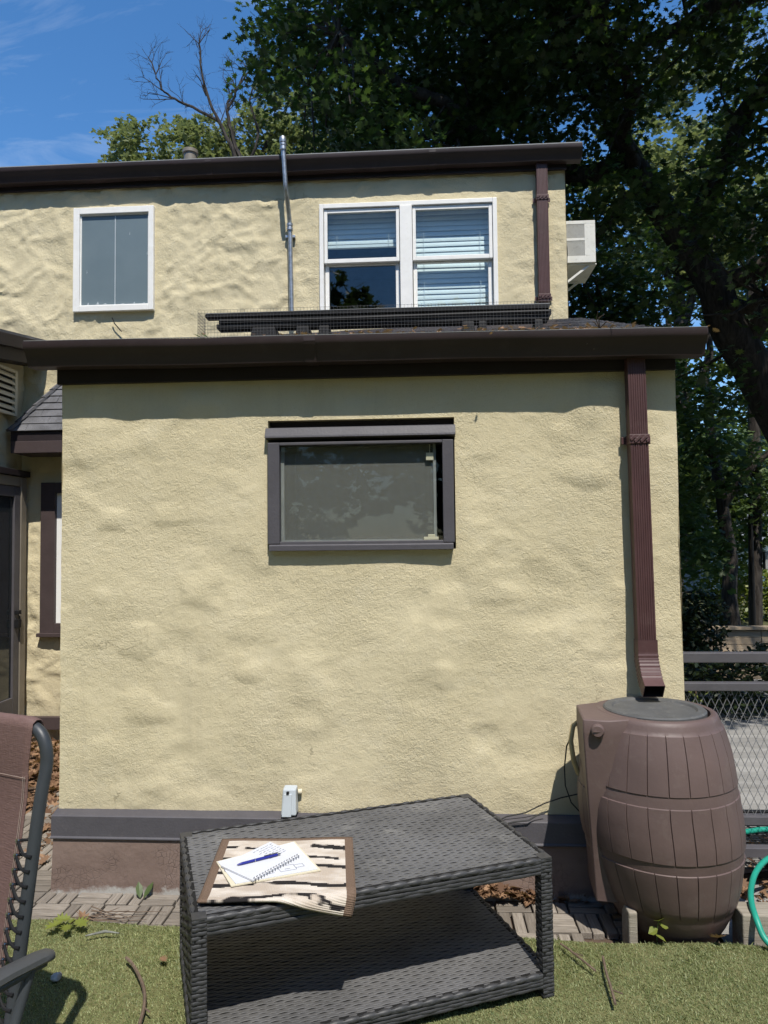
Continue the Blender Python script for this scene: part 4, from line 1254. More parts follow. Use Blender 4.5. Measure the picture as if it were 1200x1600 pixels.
leafy_tree('tree', "broad dark tree standing behind the utility pole", (11.5, 22, -0.14),
           [(11.5, 22, -0.2), (11.4, 22, 4), (11.5, 22, 8)], 0.3, [[(11.4, 22, 4), (10.2, 21.6, 7)]],
           [((10.6, 22, 6.4), (2.6, 2.0, 2.6))], 4.0, 28, 0.45, 0.2, M['leaf_mid'], CLUMP, 91, -0.05)
# unseen yard trees ringed behind the view, added to block low sky light
YL = ["broad yard tree at the far end of the lawn", "tall yard tree in the middle of the far lawn", "dense yard tree near the far corner of the lawn",
      "round yard tree at the edge of the side lawn", "leafy yard tree on the sunny side of the lawn", "large yard tree beside the driveway end"]
for i, (x, y) in enumerate(((-10.5, -9), (-4.5, -12.5), (3.0, -13.5), (-12.5, -1.5), (10, -11), (13, -3))):
    leafy_tree('yard_tree', YL[i], (x, y, -0.14), [(x, y, -0.2), (x + .2, y, 2.5), (x, y, 5)], 0.25, [],
               [((x, y, 5.9), (4.6, 3.6, 5.0))], 1.35, 24, 0.62, 0.36, M['leaf_mid'], CLUMP, 101 + i * 7, -0.25)

# wooded skyline far behind
g = np.random.default_rng(77); n_ = 9000
tx = g.uniform(-70, 90, n_); ty = 46 + 10 * g.uniform(0, 1, n_) ** 2 + 0.002 * (tx - 10) ** 2
th = 8.5 + 6 * fbm(tx * .11, tx * .03, 19, 4)
tp_ = np.stack([tx, ty, th * g.uniform(0.0, 1, n_) ** .75], 1)
o = link_mesh('treeline', leaf_mesh('treeline', tp_, 1.25, CLUMP, .25, 78), M['leaf_mid'])
set_props(o, "far wooded treeline closing the view behind the gardens", "trees", kind='stuff')

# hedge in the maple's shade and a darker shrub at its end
def hedge(name, label, cat, x0, x1, y0, y1, z1, n, seed, size, mat):
    g = np.random.default_rng(seed)
    p = np.stack([g.uniform(x0, x1, n), g.uniform(y0, y1, n), g.uniform(0, 1, n) ** .7 * z1 - .1], 1)
    p[:, 2] *= 1 + 0.35 * fbm(p[:, 0] * 2, p[:, 1] * 2, seed, 3)
    t = thing(name, ((x0 + x1) / 2, (y0 + y1) / 2, -0.14), label, cat)
    o = link_mesh('foliage', leaf_mesh('foliage', p, size, OVAL, .35, seed), mat, t); o["kind"] = "stuff"
    mm = MB()
    for k in range(10):
        x = g.uniform(x0, x1); mm.tube([(x, (y0 + y1) / 2, -.14), (x + .05, (y0 + y1) / 2, z1 * .6)], [.015, .008], 5)
    mm.build('stem', M['bark'], t)
    return t
hedge('hedge', "low dark hedge along the far side of the driveway", "hedge", 1.3, 8.5, 6.8, 7.7, 0.60, 16000, 4, 0.07, M['hedge_leaf'])
hedge('shrub', "dark shrub beside the end of the timber wall", "shrub", 2.55, 3.35, 8.1, 8.8, 0.95, 3200, 5, 0.08, M['hedge_leaf'])
hedge('hedge', "yellow-green sunlit hedge behind the utility pole", "hedge", 5.9, 9.5, 15.2, 16.2, 1.05, 7000, 6, 0.11, M['leaf_bright'])

# ---------------------------------------------------------------- far things
tw_ = thing('timber_wall', (5.0, 9.0, -0.14), "low tan timber wall with a cap rail behind the hedge", "wall")
for k, (x0, x1) in enumerate(((3.46, 4.075), (4.085, 5.60), (5.61, 7.4))):
    for r in range(7):
        z = -0.13 + r * 0.088
        b = MB(); b.box((x0, 9.0 + rng.uniform(0, .006), z), (x1, 9.04, z + 0.083)); b.build('plank', M['board_wood'], tw_, bevel=.003)
for x in (3.40, 5.6, 7.42):
    b = MB(); b.box((x - .045, 8.985, -0.14), (x + .045, 9.08, 0.60)); b.build('post', M['board_wood'], tw_, bevel=.004)
b = MB(); b.box((3.35, 8.955, 0.492), (7.47, 9.09, 0.53)); b.build('cap_rail', M['board_wood'], tw_, bevel=.004)
pole = thing('utility_pole', (6.26, 14, -0.14), "dark wooden utility pole with a grey meter box", "utility pole")
b = MB(); b.tube([(6.24, 14, -.2), (6.3, 14, 2), (6.36, 14, 4.5), (6.42, 14, 8.2)], [.125, .118, .11, .09], 12); b.build('shaft', M['bark'], pole, smooth=50)
b = MB(); b.box((6.40, 13.86, 1.02), (6.54, 13.98, 1.36)); b.build('meter_box', M['screen_frame'], pole, bevel=.01)
b = MB(); b.tube([(6.17, 13.87, -.14), (6.18, 13.87, 3.2)], .022, 6); b.build('conduit', M['black'], pole)
fh = thing('far_house', (15.5, 31, -0.14), "white house with grey roof far beyond the trees", "house")
b = MB(); b.box((13.35, 30, -0.14), (20, 36, 1.55)); b.build('wall', M['siding'], fh)
b = MB(); b.hexa([(12.3, 29.5, 1.5), (20.5, 29.5, 1.5), (20.5, 36.5, 1.5), (12.3, 36.5, 1.5), (13.0, 32.5, 3.9), (20.5, 32.5, 3.9), (20.5, 33.5, 3.9), (13.0, 33.5, 3.9)]); b.build('roof', M['far_roof'], fh)
for x in (13.9, 15.6, 17.3):
    b = MB(); ring_frame(b, x, x + .9, .2, 1.25, .07, 29.95, 30.02); w = b.build('window', M['white_frame'], fh)
    b = MB(); b.box((x + .07, 29.985, .27), (x + .83, 29.995, 1.18)); b.build('pane', M['car_glass'], w)
car = thing('parked_car', (7.6, 22, -0.14), "blue-grey car parked far off beyond the shrub", "car")
body = [(5.6, .25), (9.9, .25), (9.95, .62), (9.3, .80), (8.75, .86), (8.1, 1.28), (6.6, 1.30), (5.85, .90), (5.55, .82)]
b = MB(); b.prism([(x, z * .95 - .14) for x, z in body], 21.2, 22.8, lambda y, p: (p[0], y, p[1])); b.build('body', M['car_paint'], car, bevel=.05)
b = MB(); b.prism([(x, z * .95 - .14) for x, z in [(6.1, .92), (8.45, .92), (8.0, 1.22), (6.65, 1.24)]], 21.19, 22.81, lambda y, p: (p[0], y, p[1])); b.build('window', M['car_glass'], car)
for x in (6.5, 9.1):
    b = MB(); b.tube([(x, 21.18, .15), (x, 21.4, .15)], .29, 18); b.build('wheel', M['tyre'], car, smooth=40)
b = MB(); b.box((9.80, 21.18, .38), (9.97, 21.5, .52)); b.build('tail_lamp', M['tail_red'], car)

# ---------------------------------------------------------------- metal fence and cart
fence = thing('metal_fence', (1.9, 3.58, -0.09), "dark metal fence panel with diamond mesh joined to the house corner", "fence")
for z0, z1 in ((1.002, 1.049), (0.866, 0.904), (0.229, 0.270), (0.077, 0.122)):
    b = MB(); b.box((1.225, 3.56, z0), (3.2, 3.61, z1)); b.build('rail', M['dark_metal'], fence, bevel=.003)
for x in (2.35, 3.2):
    b = MB(); b.box((x, 3.562, -.092), (x + .05, 3.612, 1.06)); b.build('post', M['dark_metal'], fence, bevel=.003)
b = MB(); nseg = 15; pz = (0.868 - 0.268) / nseg
for i in range(104):
    x = 1.235 + i * 0.0188
    pts = []
    for k in range(nseg + 1):
        xx = x + (0.0092 if (k + i) % 2 else -0.0092)
        pts.append((xx * 1.0, 3.585 + (0.001 if i % 2 else -0.001), 0.268 + pz * k))
    if pts[-1][0] > 3.18: break
    b.tube(pts, 0.0017, 4, False)
wm = b.build('wire_mesh', M['mesh_wire'], fence); wm["kind"] = "stuff"

cart = thing('metal_cart', (1.9, 3.85, -0.09), "low black metal cart with a lattice deck behind the fence", "cart")
b = MB(); b.box((1.42, 3.66, 0.035), (2.5, 3.69, 0.062)); b.box((1.42, 4.2, 0.035), (2.5, 4.23, 0.062)); b.box((1.42, 3.69, 0.036), (1.45, 4.2, 0.061)); b.box((2.47, 3.69, 0.036), (2.5, 4.2, 0.061)); b.build('deck_frame', M['black'], cart, bevel=.003)
b = MB()
for i in range(20): b.bar((1.45 + i * .053, 3.69, .05), (1.45 + i * .053, 4.2, .05), .012, .004)
for i in range(24): b.bar((1.45, 3.70 + i * .021, .053), (2.47, 3.70 + i * .021, .053), .005, .003)
lt = b.build('lattice', M['black'], cart); lt["kind"] = "stuff"
for x in (1.47, 2.45):
    for y in (3.675, 4.215):
        b = MB(); b.bar((x, y, .035), (x + .05, y, -.09), .025, .02); b.build('leg', M['black'], cart)
b = MB(); b.bar((1.42, 3.675, -.035), (2.5, 3.675, -.035), .02, .025); b.build('stretcher', M['dark_metal'], cart)
b = MB(); b.bar((1.45, 3.67, -.07), (2.3, 3.67, .03), .02, .03); b.build('brace', M['black'], cart)
for x in (1.72, 2.3):
    b = MB(); b.tube([(x, 3.70, -.035), (x, 3.73, -.035)], .055, 18); b.build('wheel', M['tyre'], cart, smooth=40)
# ---------------------------------------------------------------- things fixed to the house
ac = thing('air_conditioner', (1.34, 6.2, 3.97), "weathered white window air conditioner sticking out of the upper side wall", "air conditioner")
X0, X1, Y0, Y1, Z0, Z1 = 1.222, 1.478, 6.05, 6.50, 3.972, 4.336
b = MB(); b.box((X0, Y0 + .014, Z0), (X1, Y1, Z1)); b.build('casing', M['ac_white'], ac, bevel=.004)
b = MB()
b.box((X0, Y0, Z0), (X1, Y0 + .013, 4.030)); b.box((X0, Y0, 4.306), (X1, Y0 + .013, Z1)); b.box((1.388, Y0, 4.030), (X1, Y0 + .013, 4.306))
b.box((X0, Y0, 4.162), (1.388, Y0 + .013, 4.184)); b.box((X0, Y0, 4.030), (1.232, Y0 + .013, 4.162)); b.box((X0, Y0, 4.184), (1.232, Y0 + .013, 4.306))
b.build('grille_frame', M['ac_white'], ac, bevel=.002)
b = MB(); b.box((1.232, Y0 + .0105, 4.031), (1.387, Y0 + .0135, 4.305)); b.build('grille_back', M['ac_grey'], ac)
b = MB()
for i in range(19):
    x = 1.238 + i * .0082
    b.box((x, Y0 + .002, 4.031), (x + .0035, Y0 + .010, 4.161)); b.box((x, Y0 + .002, 4.185), (x + .0035, Y0 + .010, 4.305))
q = b.build('grille_fins', M['ac_white'], ac); q["kind"] = "stuff"
b = MB(); b.box((X0, 6.07, Z0 - .012), (X1 + .01, 6.52, Z0 - .002)); b.bar((1.215, 6.09, 3.80), (1.43, 6.09, 3.962), .018, .018, up=(0, 1, 0)); b.bar((1.215, 6.46, 3.80), (1.43, 6.46, 3.962), .018, .018, up=(0, 1, 0))
b.build('bracket', M['ac_white'], ac)

con = thing('conduit_mast', (-1.12, 5.86, 3.5), "thin galvanised pipe rising up the wall and past the upper gutter", "conduit")
P = [(-1.110, 5.895, 3.48), (-1.122, 5.895, 4.28), (-1.123, 5.89, 4.33), (-1.125, 5.865, 4.40), (-1.126, 5.80, 4.50), (-1.128, 5.765, 4.55), (-1.131, 5.753, 4.60), (-1.150, 5.745, 4.96)]
b = MB(); b.tube(P, .0195, 10); b.build('pipe', M['galv'], con, smooth=50)
for z, y, x in ((4.30, 5.893, -1.1225), (4.92, 5.746, -1.148)):
    b = MB(); b.lathe([(.022, -.03), (.028, -.028), (.028, -.01), (.024, -.006), (.024, .006), (.028, .01), (.028, .028), (.022, .03)], (x, y, z), 14); b.build('coupling', M['galv'], con, smooth=40)
b = MB(); b.lathe([(.028, 0), (.030, .02), (.026, .045), (.012, .058)], (-1.150, 5.745, 4.955), 14); b.build('cap', M['galv'], con, smooth=50)
b = MB(); b.box((-1.165, 5.905, 4.215), (-1.080, 5.935, 4.240)); b.build('clamp', M['galv'], con, bevel=.003)

tray = thing('wire_guarded_trough', (-0.27, 4.05, 2.79), "long black trough behind wire netting on the lower roof", "trough")
b = MB(); b.box((-1.275, 4.04, 2.931), (0.722, 4.11, 2.951)); b.build('top_board', M['black'], tray, bevel=.003)
b = MB(); b.box((-1.27, 4.038, 2.9515), (0.722, 4.10, 2.955)); b.build('top_strip', M['screen_frame'], tray)
for i, (x0, x1, z0, z1, y) in enumerate(((-1.20, 0.735, 2.897, 2.929, 4.06), (-1.21, 0.72, 2.866, 2.893, 4.05))):
    b = MB(); b.box((x0, y, z0), (x1, y + .09, z1)); b.build('trough_wall', M['black'], tray, bevel=.004)
for y, z in ((4.045, 2.905),):
    b = MB(); b.tube([(x, y + .004 * math.sin(x * 5), z + .004 * math.sin(x * 3.3)) for x in np.linspace(-1.19, .72, 24)], .011, 7); b.build('drip_pipe', M['black'], tray, smooth=50)
for x, w in ((-0.93, .16), (-0.70, .085), (-0.575, .07), (0.26, .075), (0.34, .05), (0.66, .05)):
    b = MB(); zb_ = 2.806; b.hexa([(x - w / 2, 4.04, zb_ - .01), (x + w / 2, 4.04, zb_ - .01), (x + w / 2, 4.16, zb_ + .03), (x - w / 2, 4.16, zb_ + .03), (x - w * .42, 4.05, 2.868), (x + w * .42, 4.05, 2.868), (x + w * .42, 4.15, 2.868), (x - w * .42, 4.15, 2.868)])
    b.build('block', M['black'], tray, bevel=.004)
b = MB(); yN = 3.99; g = np.random.default_rng(5)
for i in range(106):
    x = -1.30 + i * .0193; b.bar((x + g.normal(0, .001), yN + g.normal(0, .002), 2.785), (x + g.normal(0, .001), yN, 2.957 + g.normal(0, .003)), .0012, .0012, up=(0, 1, 0))
for i in range(10):
    z = 2.785 + i * .0190
    b.bar((-1.30, yN, z + .002), (.735, yN, z - .004), .0012, .0012)
for i in range(8): b.bar((-1.30, yN + i * .02, 2.79 + .007 * i), (-1.30, yN + i * .02, 2.955), .0016, .0016, up=(1, 0, 0))
for i in range(9): b.bar((-1.30, yN, 2.79 + .019 * i), (-1.30, yN + .14, 2.79 + .019 * i), .0016, .0016)
q = b.build('wire_netting', M['netting'], tray); q["kind"] = "stuff"

box = thing('outlet_box', (-0.67, 3.44, 0.37), "small grey weatherproof outlet box on the wall above the flashing", "outlet box")
b = MB()
b.hexa([(-0.705, 3.395, .312), (-0.632, 3.395, .312), (-0.632, 3.468, .312), (-0.705, 3.468, .312), (-0.700, 3.418, .428), (-0.637, 3.418, .428), (-0.637, 3.468, .434), (-0.700, 3.468, .434)])
b.build('cover', M['outlet'], box, bevel=.006)
b = MB(); b.hexa([(-0.700, 3.386, .309), (-0.655, 3.386, .309), (-0.655, 3.394, .309), (-0.700, 3.394, .309), (-0.692, 3.406, .408), (-0.655, 3.406, .408), (-0.655, 3.414, .408), (-0.692, 3.414, .408)])
b.build('flap', M['outlet'], box, bevel=.002)
b = MB(); b.box((-0.680, 3.402, .409), (-0.668, 3.414, .420)); b.build('latch', M['black'], box)
b = MB(); b.tube([(-0.632, 3.455, .405), (-0.615, 3.458, .405)], .013, 10); b.build('cable_gland', M['cream'], box, smooth=40)

# ---------------------------------------------------------------- rain barrel
CB0 = np.array((0.985, 3.205)); CBof = lambda z: CB0 + np.array((.055 * min(1, max(0, (.5 - z) / .6)), 0)); CB = CB0; NB = np.array((-0.442, 0.897))
barrel = thing('rain_barrel', (0.99, 3.2, -0.10), "brown plastic rain barrel moulded like staves and hoops under the downspout", "rain barrel")
zk = [-.095, -.06, 0.0, .065, .15, .255, .33, .39, .472, .563, .65, .72, .80, .855, .865]
rk = [.160, .182, .222, .258, .288, .313, .325, .331, .330, .322, .310, .298, .276, .256, .250]
prof = lambda z: float(np.interp(z, zk, rk))
ZR = []
def zone(a, b, n, stave):
    for i in range(n): ZR.append((a + (b - a) * i / (n - 1), stave))
zone(-.095, .094, 9, 0); zone(.098, .286, 8, 1); zone(.289, .329, 3, 0); zone(.333, .543, 8, 1); zone(.546, .588, 3, 0); zone(.592, .812, 8, 1); zone(.816, .858, 4, 0)
ZR += [(.864, 0)]
NST, SUB = 25, 8
v = []; NA = NST * SUB
for z, st in ZR:
    for k in range(NA):
        an = 2 * math.pi * k / NA + .04
        kk = k % SUB
        r = prof(z)
        if z > .862: r -= .006
        if st:
            r += 0.0045
            if kk == 0: r -= 0.0060
            elif kk in (1, SUB - 1): r -= 0.0004
        cz = CBof(z)
        p = cz + r * np.array((math.cos(an), math.sin(an)))
        s_ = (p - CB) @ NB
        lim = 0.216
        if s_ > lim: p = p - (s_ - lim) * NB
        ymax = 3.402 if z < .31 else 3.462
        p[1] = min(p[1], ymax)
        v.append((p[0], p[1], z))
# groove profile: narrow the groove by pulling neighbours close
va = np.array(v).reshape(len(ZR), NA, 3)
for k in range(0, NA, SUB):
    c0 = va[:, k].copy()
    va[:, (k + 1) % NA, :2] = c0[:, :2] + (va[:, (k + 1) % NA, :2] - c0[:, :2]) * .22
    va[:, (k - 1) % NA, :2] = c0[:, :2] + (va[:, (k - 1) % NA, :2] - c0[:, :2]) * .22
for i, (z, st) in enumerate(ZR):                         # restore relief on those neighbours
    if st:
        for k in range(0, NA, SUB):
            for q in ((k + 1) % NA, (k - 1) % NA):
                cz = CBof(z); d = va[i, q, :2] - cz; L = np.linalg.norm(d)
                if (va[i, q, :2] - CB) @ NB < .20: va[i, q, :2] = cz + d / L * (L + .0045)
m = MB()
f = []
NZ = len(ZR)
for i in range(NZ - 1):
    for k in range(NA):
        k2 = (k + 1) % NA
        f.append((i * NA + k, i * NA + k2, (i + 1) * NA + k2, (i + 1) * NA + k))
f.append(tuple(range(NA - 1, -1, -1)))
vv = [tuple(p) for p in va.reshape(-1, 3)]
# rim top ring, drop to the lid seat
for r, z in ((.232, .8655), (.226, .862), (.224, .835)):
    for k in range(NA):
        an = 2 * math.pi * k / NA + .04
        p = CB + r * np.array((math.cos(an), math.sin(an)))
        s_ = (p - CB) @ NB
        if s_ > .2145: p = p - (s_ - .2145) * NB
        vv.append((p[0], min(p[1], 3.455), z))
for i in range(NZ - 1, NZ + 2):
    for k in range(NA):
        k2 = (k + 1) % NA
        f.append((i * NA + k, i * NA + k2, (i + 1) * NA + k2, (i + 1) * NA + k))
f.append(tuple(range((NZ + 2) * NA, (NZ + 3) * NA)))
m.add(vv, f)
bo = m.build('body', M['barrel'], barrel, smooth=38)
top = [(.666, 3.284), (.638, 3.016), (.735, 2.990), (.86, 3.02), (.95, 3.2), (.86, 3.375)]
mid = [(.690, 3.305), (.664, 3.058), (.770, 3.020), (.90, 3.05), (.95, 3.2), (.86, 3.375)]
bot = [(.712, 3.325), (.694, 3.098), (.830, 3.078), (.92, 3.06), (.95, 3.2), (.86, 3.375)]
m = MB(); rings = [(bot, .085), ([(x, y) for x, y in bot], .10), (mid, .45), (top, .80), (top, .858), ([(x + (.79 - x) * .012, y + (3.19 - y) * .012) for x, y in top], .8635)]
v = [(x, y, z) for ring, z in rings for x, y in ring]
f = [(i * 6 + k, (i * 6 + (k + 1) % 6), (i + 1) * 6 + (k + 1) % 6, (i + 1) * 6 + k) for i in range(len(rings) - 1) for k in range(6)]
f = [q[::-1] for q in f]
f += [tuple(range(6)), tuple(range(len(rings) * 6 - 1, len(rings) * 6 - 7, -1))]
m.add(v, f)
wg = m.build('flat_back', M['barrel'], barrel, smooth=30, bevel=.012)
m = MB(); m.lathe([(.205, .836), (.2135, .842), (.2135, .866), (.206, .872), (.178, .872), (.170, .864), (.120, .8645), (.06, .866), (.01, .867)], (*CB, 0), 56)
lid = m.build('lid', M['lid'], barrel, smooth=35)
m = MB()
m.tube([(.700, 3.03, .822), (.690, 2.985, .822), (.6885, 2.978, .822)], [.027, .027, .021], 20)
m.bar((.672, 2.977, .822), (.705, 2.977, .822), .004, .004)
m.build('overflow_cap', M['barrel'], barrel, smooth=40)

hs_ = MB(); hs_.tube([(.690, 3.33, .78), (.655, 3.31, .76), (.640, 3.29, .70), (.648, 3.28, .62), (.668, 3.28, .56), (.70, 3.29, .53)], .011, 8)
o = hs_.build('tan_hose', M['hose_tan'], smooth=50, loc=(.655, 3.29, .53)); set_props(o, "short tan hose looping beside the flat back of the barrel", "hose")
cb = MB(); cb.tube([(.300, 3.40, .288), (.36, 3.43, .307), (.45, 3.44, .322), (.54, 3.45, .362), (.62, 3.45, .39), (.71, 3.44, .415)], .003, 6)
o = cb.build('black_cable', M['cable'], smooth=50, loc=(.5, 3.44, .3)); set_props(o, "thin black cable running straight along the wall to the barrel", "cable")
cb = MB(); cb.tube([(.310, 3.395, .276), (.39, 3.405, .292), (.46, 3.405, .300), (.50, 3.42, .318), (.54, 3.43, .325)], .0036, 6)
o = cb.build('black_cable', M['cable'], smooth=50, loc=(.42, 3.4, .28)); set_props(o, "short wavy black cable lying on the grey flashing", "cable")
cb = MB(); cb.tube([(.660, 3.32, .74), (.630, 3.34, .66), (.622, 3.36, .56), (.628, 3.38, .47), (.655, 3.39, .39), (.71, 3.39, .33)], .0033, 6)
o = cb.build('black_cable', M['cable'], smooth=50, loc=(.64, 3.36, .33)); set_props(o, "thin black cable hanging down beside the barrel's flat back", "cable")

gh = MB()
hp = [(2.1, 3.53, .10), (1.78, 3.535, .115), (1.60, 3.50, .12), (1.46, 3.35, .118), (1.36, 3.18, .113), (1.305, 3.05, .113), (1.285, 2.965, .10), (1.295, 2.915, .03), (1.36, 2.86, .014), (1.55, 2.80, .014), (1.8, 2.8, .014), (2.2, 2.95, .014)]
# smooth the hose path
hq = [np.array(p) for p in hp]
for _ in range(3):
    n_ = [hq[0]]
    for a, c in zip(hq[:-1], hq[1:]): n_ += [a * .75 + c * .25, a * .25 + c * .75]
    hq = n_ + [hq[-1]]
gh.tube(hq, .0125, 10)
o = gh.build('garden_hose', M['hose_green'], smooth=50, loc=(1.45, 3.1, 0)); set_props(o, "green garden hose curving over the timber beam", "hose")
gh = MB(); gh.tube([(1.50, 3.80, .10), (1.60, 3.86, .075), (1.74, 3.92, .07), (2.0, 3.95, .07)], .014, 10)
o = gh.build('hose_end', M['hose_green'], smooth=50, loc=(1.6, 3.85, .07)); set_props(o, "green hose end lying on the lattice deck of the cart", "hose")

# ---------------------------------------------------------------- wicker table
TC = np.array((-0.271, 2.687, 0.0)); TL = np.array((0.9257, 0.3784, 0)); TD = np.array((-0.3784, 0.9257, 0)); TZ = np.array((0, 0, 1.0))
HL, HD = 0.619, 0.342
def tp(u, v, z): return TC + u * TL + v * TD + z * TZ
table = thing('wicker_table', tuple(tp(0, 0, 0)), "charcoal wicker coffee table with a lower shelf, set askew on the turf", "table")
def weave(m, O, U, V, N, lu, lv, pitch, sw, amp, ph=0):
    ns = max(1, int(round(lv / sw))); sw = lv / ns
    nu = max(2, int(lu / pitch * 4)) + 1
    us = np.linspace(0, lu, nu)
    ws = np.array((-.48, -.3, .3, .48)) * sw; hs2 = np.array((-.0016, 0, 0, -.0016)) - 0
    V4 = []; F = []
    for j in range(ns):
        h = amp * np.sin(math.pi * us / pitch + math.pi * (j + ph) + .35)
        h = h * rng.uniform(.75, 1.2) + rng.normal(0, amp * .12, nu) + amp * .5 * math.sin(j * .9)
        vc = (j + .5) * sw + rng.normal(0, sw * .02)
        P = O + us[:, None, None] * U + (vc + ws[None, :] + (sw * .10 * np.sin(us * 6 + j * 2.1))[:, None])[..., None] * V + (h[:, None] + hs2[None, :])[..., None] * N
        b0 = len(V4)
        V4.extend(P.reshape(-1, 3).tolist())
        for i in range(nu - 1):
            for k in range(3):
                F.append((b0 + i * 4 + k, b0 + (i + 1) * 4 + k, b0 + (i + 1) * 4 + k + 1, b0 + i * 4 + k + 1))
    if np.dot(np.cross(U, V), N) > 0: pass
    m.add(V4, F)
def slab(z0, z1, inset, name, pitch=.030, sw=.0106):
    m = MB()
    m.obox(tp(0, 0, (z0 + z1) / 2), TL * (HL - inset), TD * (HD - inset), TZ * (z1 - z0) / 2)
    core = m.build(name, M['wicker_core'], table)
    m = MB(); weave(m, tp(-HL + .012, -HD + .012, z1 + .0032), TL, TD, TZ, 2 * HL - .024, 2 * HD - .024, pitch, sw, .0011)
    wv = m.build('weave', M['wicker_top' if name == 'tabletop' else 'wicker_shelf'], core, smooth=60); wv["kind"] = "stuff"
    return core
slab(.455, .4745, .012, 'tabletop')
slab(.062, .0795, .012, 'shelf')
def apron(a, b, out, z0, z1, name='apron'):
    """edge wrapped with long strands; out = outward unit vector"""
    a, b = np.array(a), np.array(b); L = np.linalg.norm(b - a); U = (b - a) / L
    m = MB(); mid = (a + b) / 2
    m.obox(mid + TZ * (z0 + z1) / 2 - out * .013, U * L / 2, out * .010, TZ * (z1 - z0) / 2)
    c = m.build(name, M['wicker_core'], table)
    m = MB()
    weave(m, a + TZ * (z1 - .006), U, -TZ, out, L, z1 - z0 - .006, .050, .0125, .0016)
    us = np.linspace(0, L, int(L / .012))
    m.tube([a + U * u + TZ * (z1 - .007) - out * .007 for u in us], [.0095 + .0022 * math.sin(u * math.pi / .0275) for u in us], 8)
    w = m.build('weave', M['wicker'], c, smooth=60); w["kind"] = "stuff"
sg = lambda u, v: TC + u * TL + v * TD
for z0, z1 in ((.424, .479), (.033, .083)):
    apron(sg(-HL + .045, -HD), sg(HL - .045, -HD), -TD, z0, z1)
    apron(sg(-HL + .045, HD), sg(HL - .045, HD), TD, z0, z1)
    apron(sg(HL, -HD + .045), sg(HL, HD - .045), TL, z0, z1)
    apron(sg(-HL, HD - .045), sg(-HL, -HD + .045), -TL, z0, z1)
for su in (-1, 1):
    for sv in (-1, 1):
        zb_ = -.072 if (su == 1 and sv == 1) else -.002
        c = sg(su * (HL - .0225), sv * (HD - .0225)); zt_ = .4795
        m = MB()
        m.obox(c + TZ * (zb_ + zt_ - .004) / 2, TL * .0195, TD * .0195, TZ * (zt_ - .004 - zb_) / 2)
        lg = m.build('leg', M['wicker_core'], table)
        m = MB()
        for O, U, N in ((c - TL * .0225 - TD * .0215, TL, -TD), (c + TL * .0225 + TD * .0215, -TL, TD), (c + TL * .0215 - TD * .0225, TD, TL), (c - TL * .0215 + TD * .0225, -TD, -TL)):
            weave(m, O + TZ * (zt_ - .004), U, -TZ, N, .045, zt_ - .004 - zb_, .0225, .0120, .0016)
        m.obox(c + TZ * (zt_ - .003), TL * .022, TD * .022, TZ * .003)
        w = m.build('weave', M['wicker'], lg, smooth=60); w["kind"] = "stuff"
m = MB(); m.obox(sg(-HL + .014, 0) + TZ * .255, TD * (HD - .045), TL * .006, TZ * .17)
pn = m.build('side_panel', M['wicker_core'], table)
m = MB(); weave(m, sg(-HL + .006, HD - .045) + TZ * .424, -TD, -TZ, -TL, 2 * HD - .09, .34, .034, .0155, .0024)
w = m.build('weave', M['wicker'], pn, smooth=60); w["kind"] = "stuff"

# ---------------------------------------------------------------- things on the table
A, B = np.array((-.780, 2.681)), np.array((-.291, 2.714)); dL, dR = np.array((.057, -.470)), np.array((.062, -.478))
FLc = sg(-HL, -HD)[:2]; NO = -TD[:2]
NU, NV = 44, 40
P = np.zeros((NV + 1, NU + 1, 3)); UVs = np.zeros((NV + 1, NU + 1, 2))
for j in range(NV + 1):
    t = j / NV
    for i in range(NU + 1):
        s_ = i / NU
        p = A + (B - A) * s_ + (dL + (dR - dL) * s_) * t
        e = (p - FLc) @ NO
        z = .4865 + .0015 * math.sin(s_ * 9 + t * 4) + .006 * math.exp(-((1 - t) / .07) ** 2)
        e0 = e - .004
        if e0 > 0:
            rad = .016; ang = min(e0 / rad, 1.45)
            ho = rad * math.sin(ang); dz = rad * (1 - math.cos(ang)) + max(0, e0 - rad * 1.45) * .97
            p = p - NO * (e0 - ho - max(0, e0 - rad * 1.45) * .1); z -= dz
        P[j, i] = (p[0], p[1], z); UVs[j, i] = (s_, 1 - t)
idx = np.array([[j * (NU + 1) + i, (j + 1) * (NU + 1) + i, (j + 1) * (NU + 1) + i + 1, j * (NU + 1) + i + 1] for j in range(NV) for i in range(NU)])
me = np_mesh('woven_mat', P.reshape(-1, 3), np.full(len(idx), 4), idx.ravel())
uvl = me.uv_layers.new(name='UVMap'); uvl.data.foreach_set('uv', UVs.reshape(-1, 2)[idx.ravel()].ravel().astype(np.float32))
o = link_mesh('woven_mat', me, M['mat'], loc=(-.5, 2.45, .485)); finish(o, 50)
sd = o.modifiers.new('solid', 'SOLIDIFY'); sd.thickness = .009; sd.offset = 1
set_props(o, "beige woven mat with black streaks and brown border hanging over the table edge", "mat")

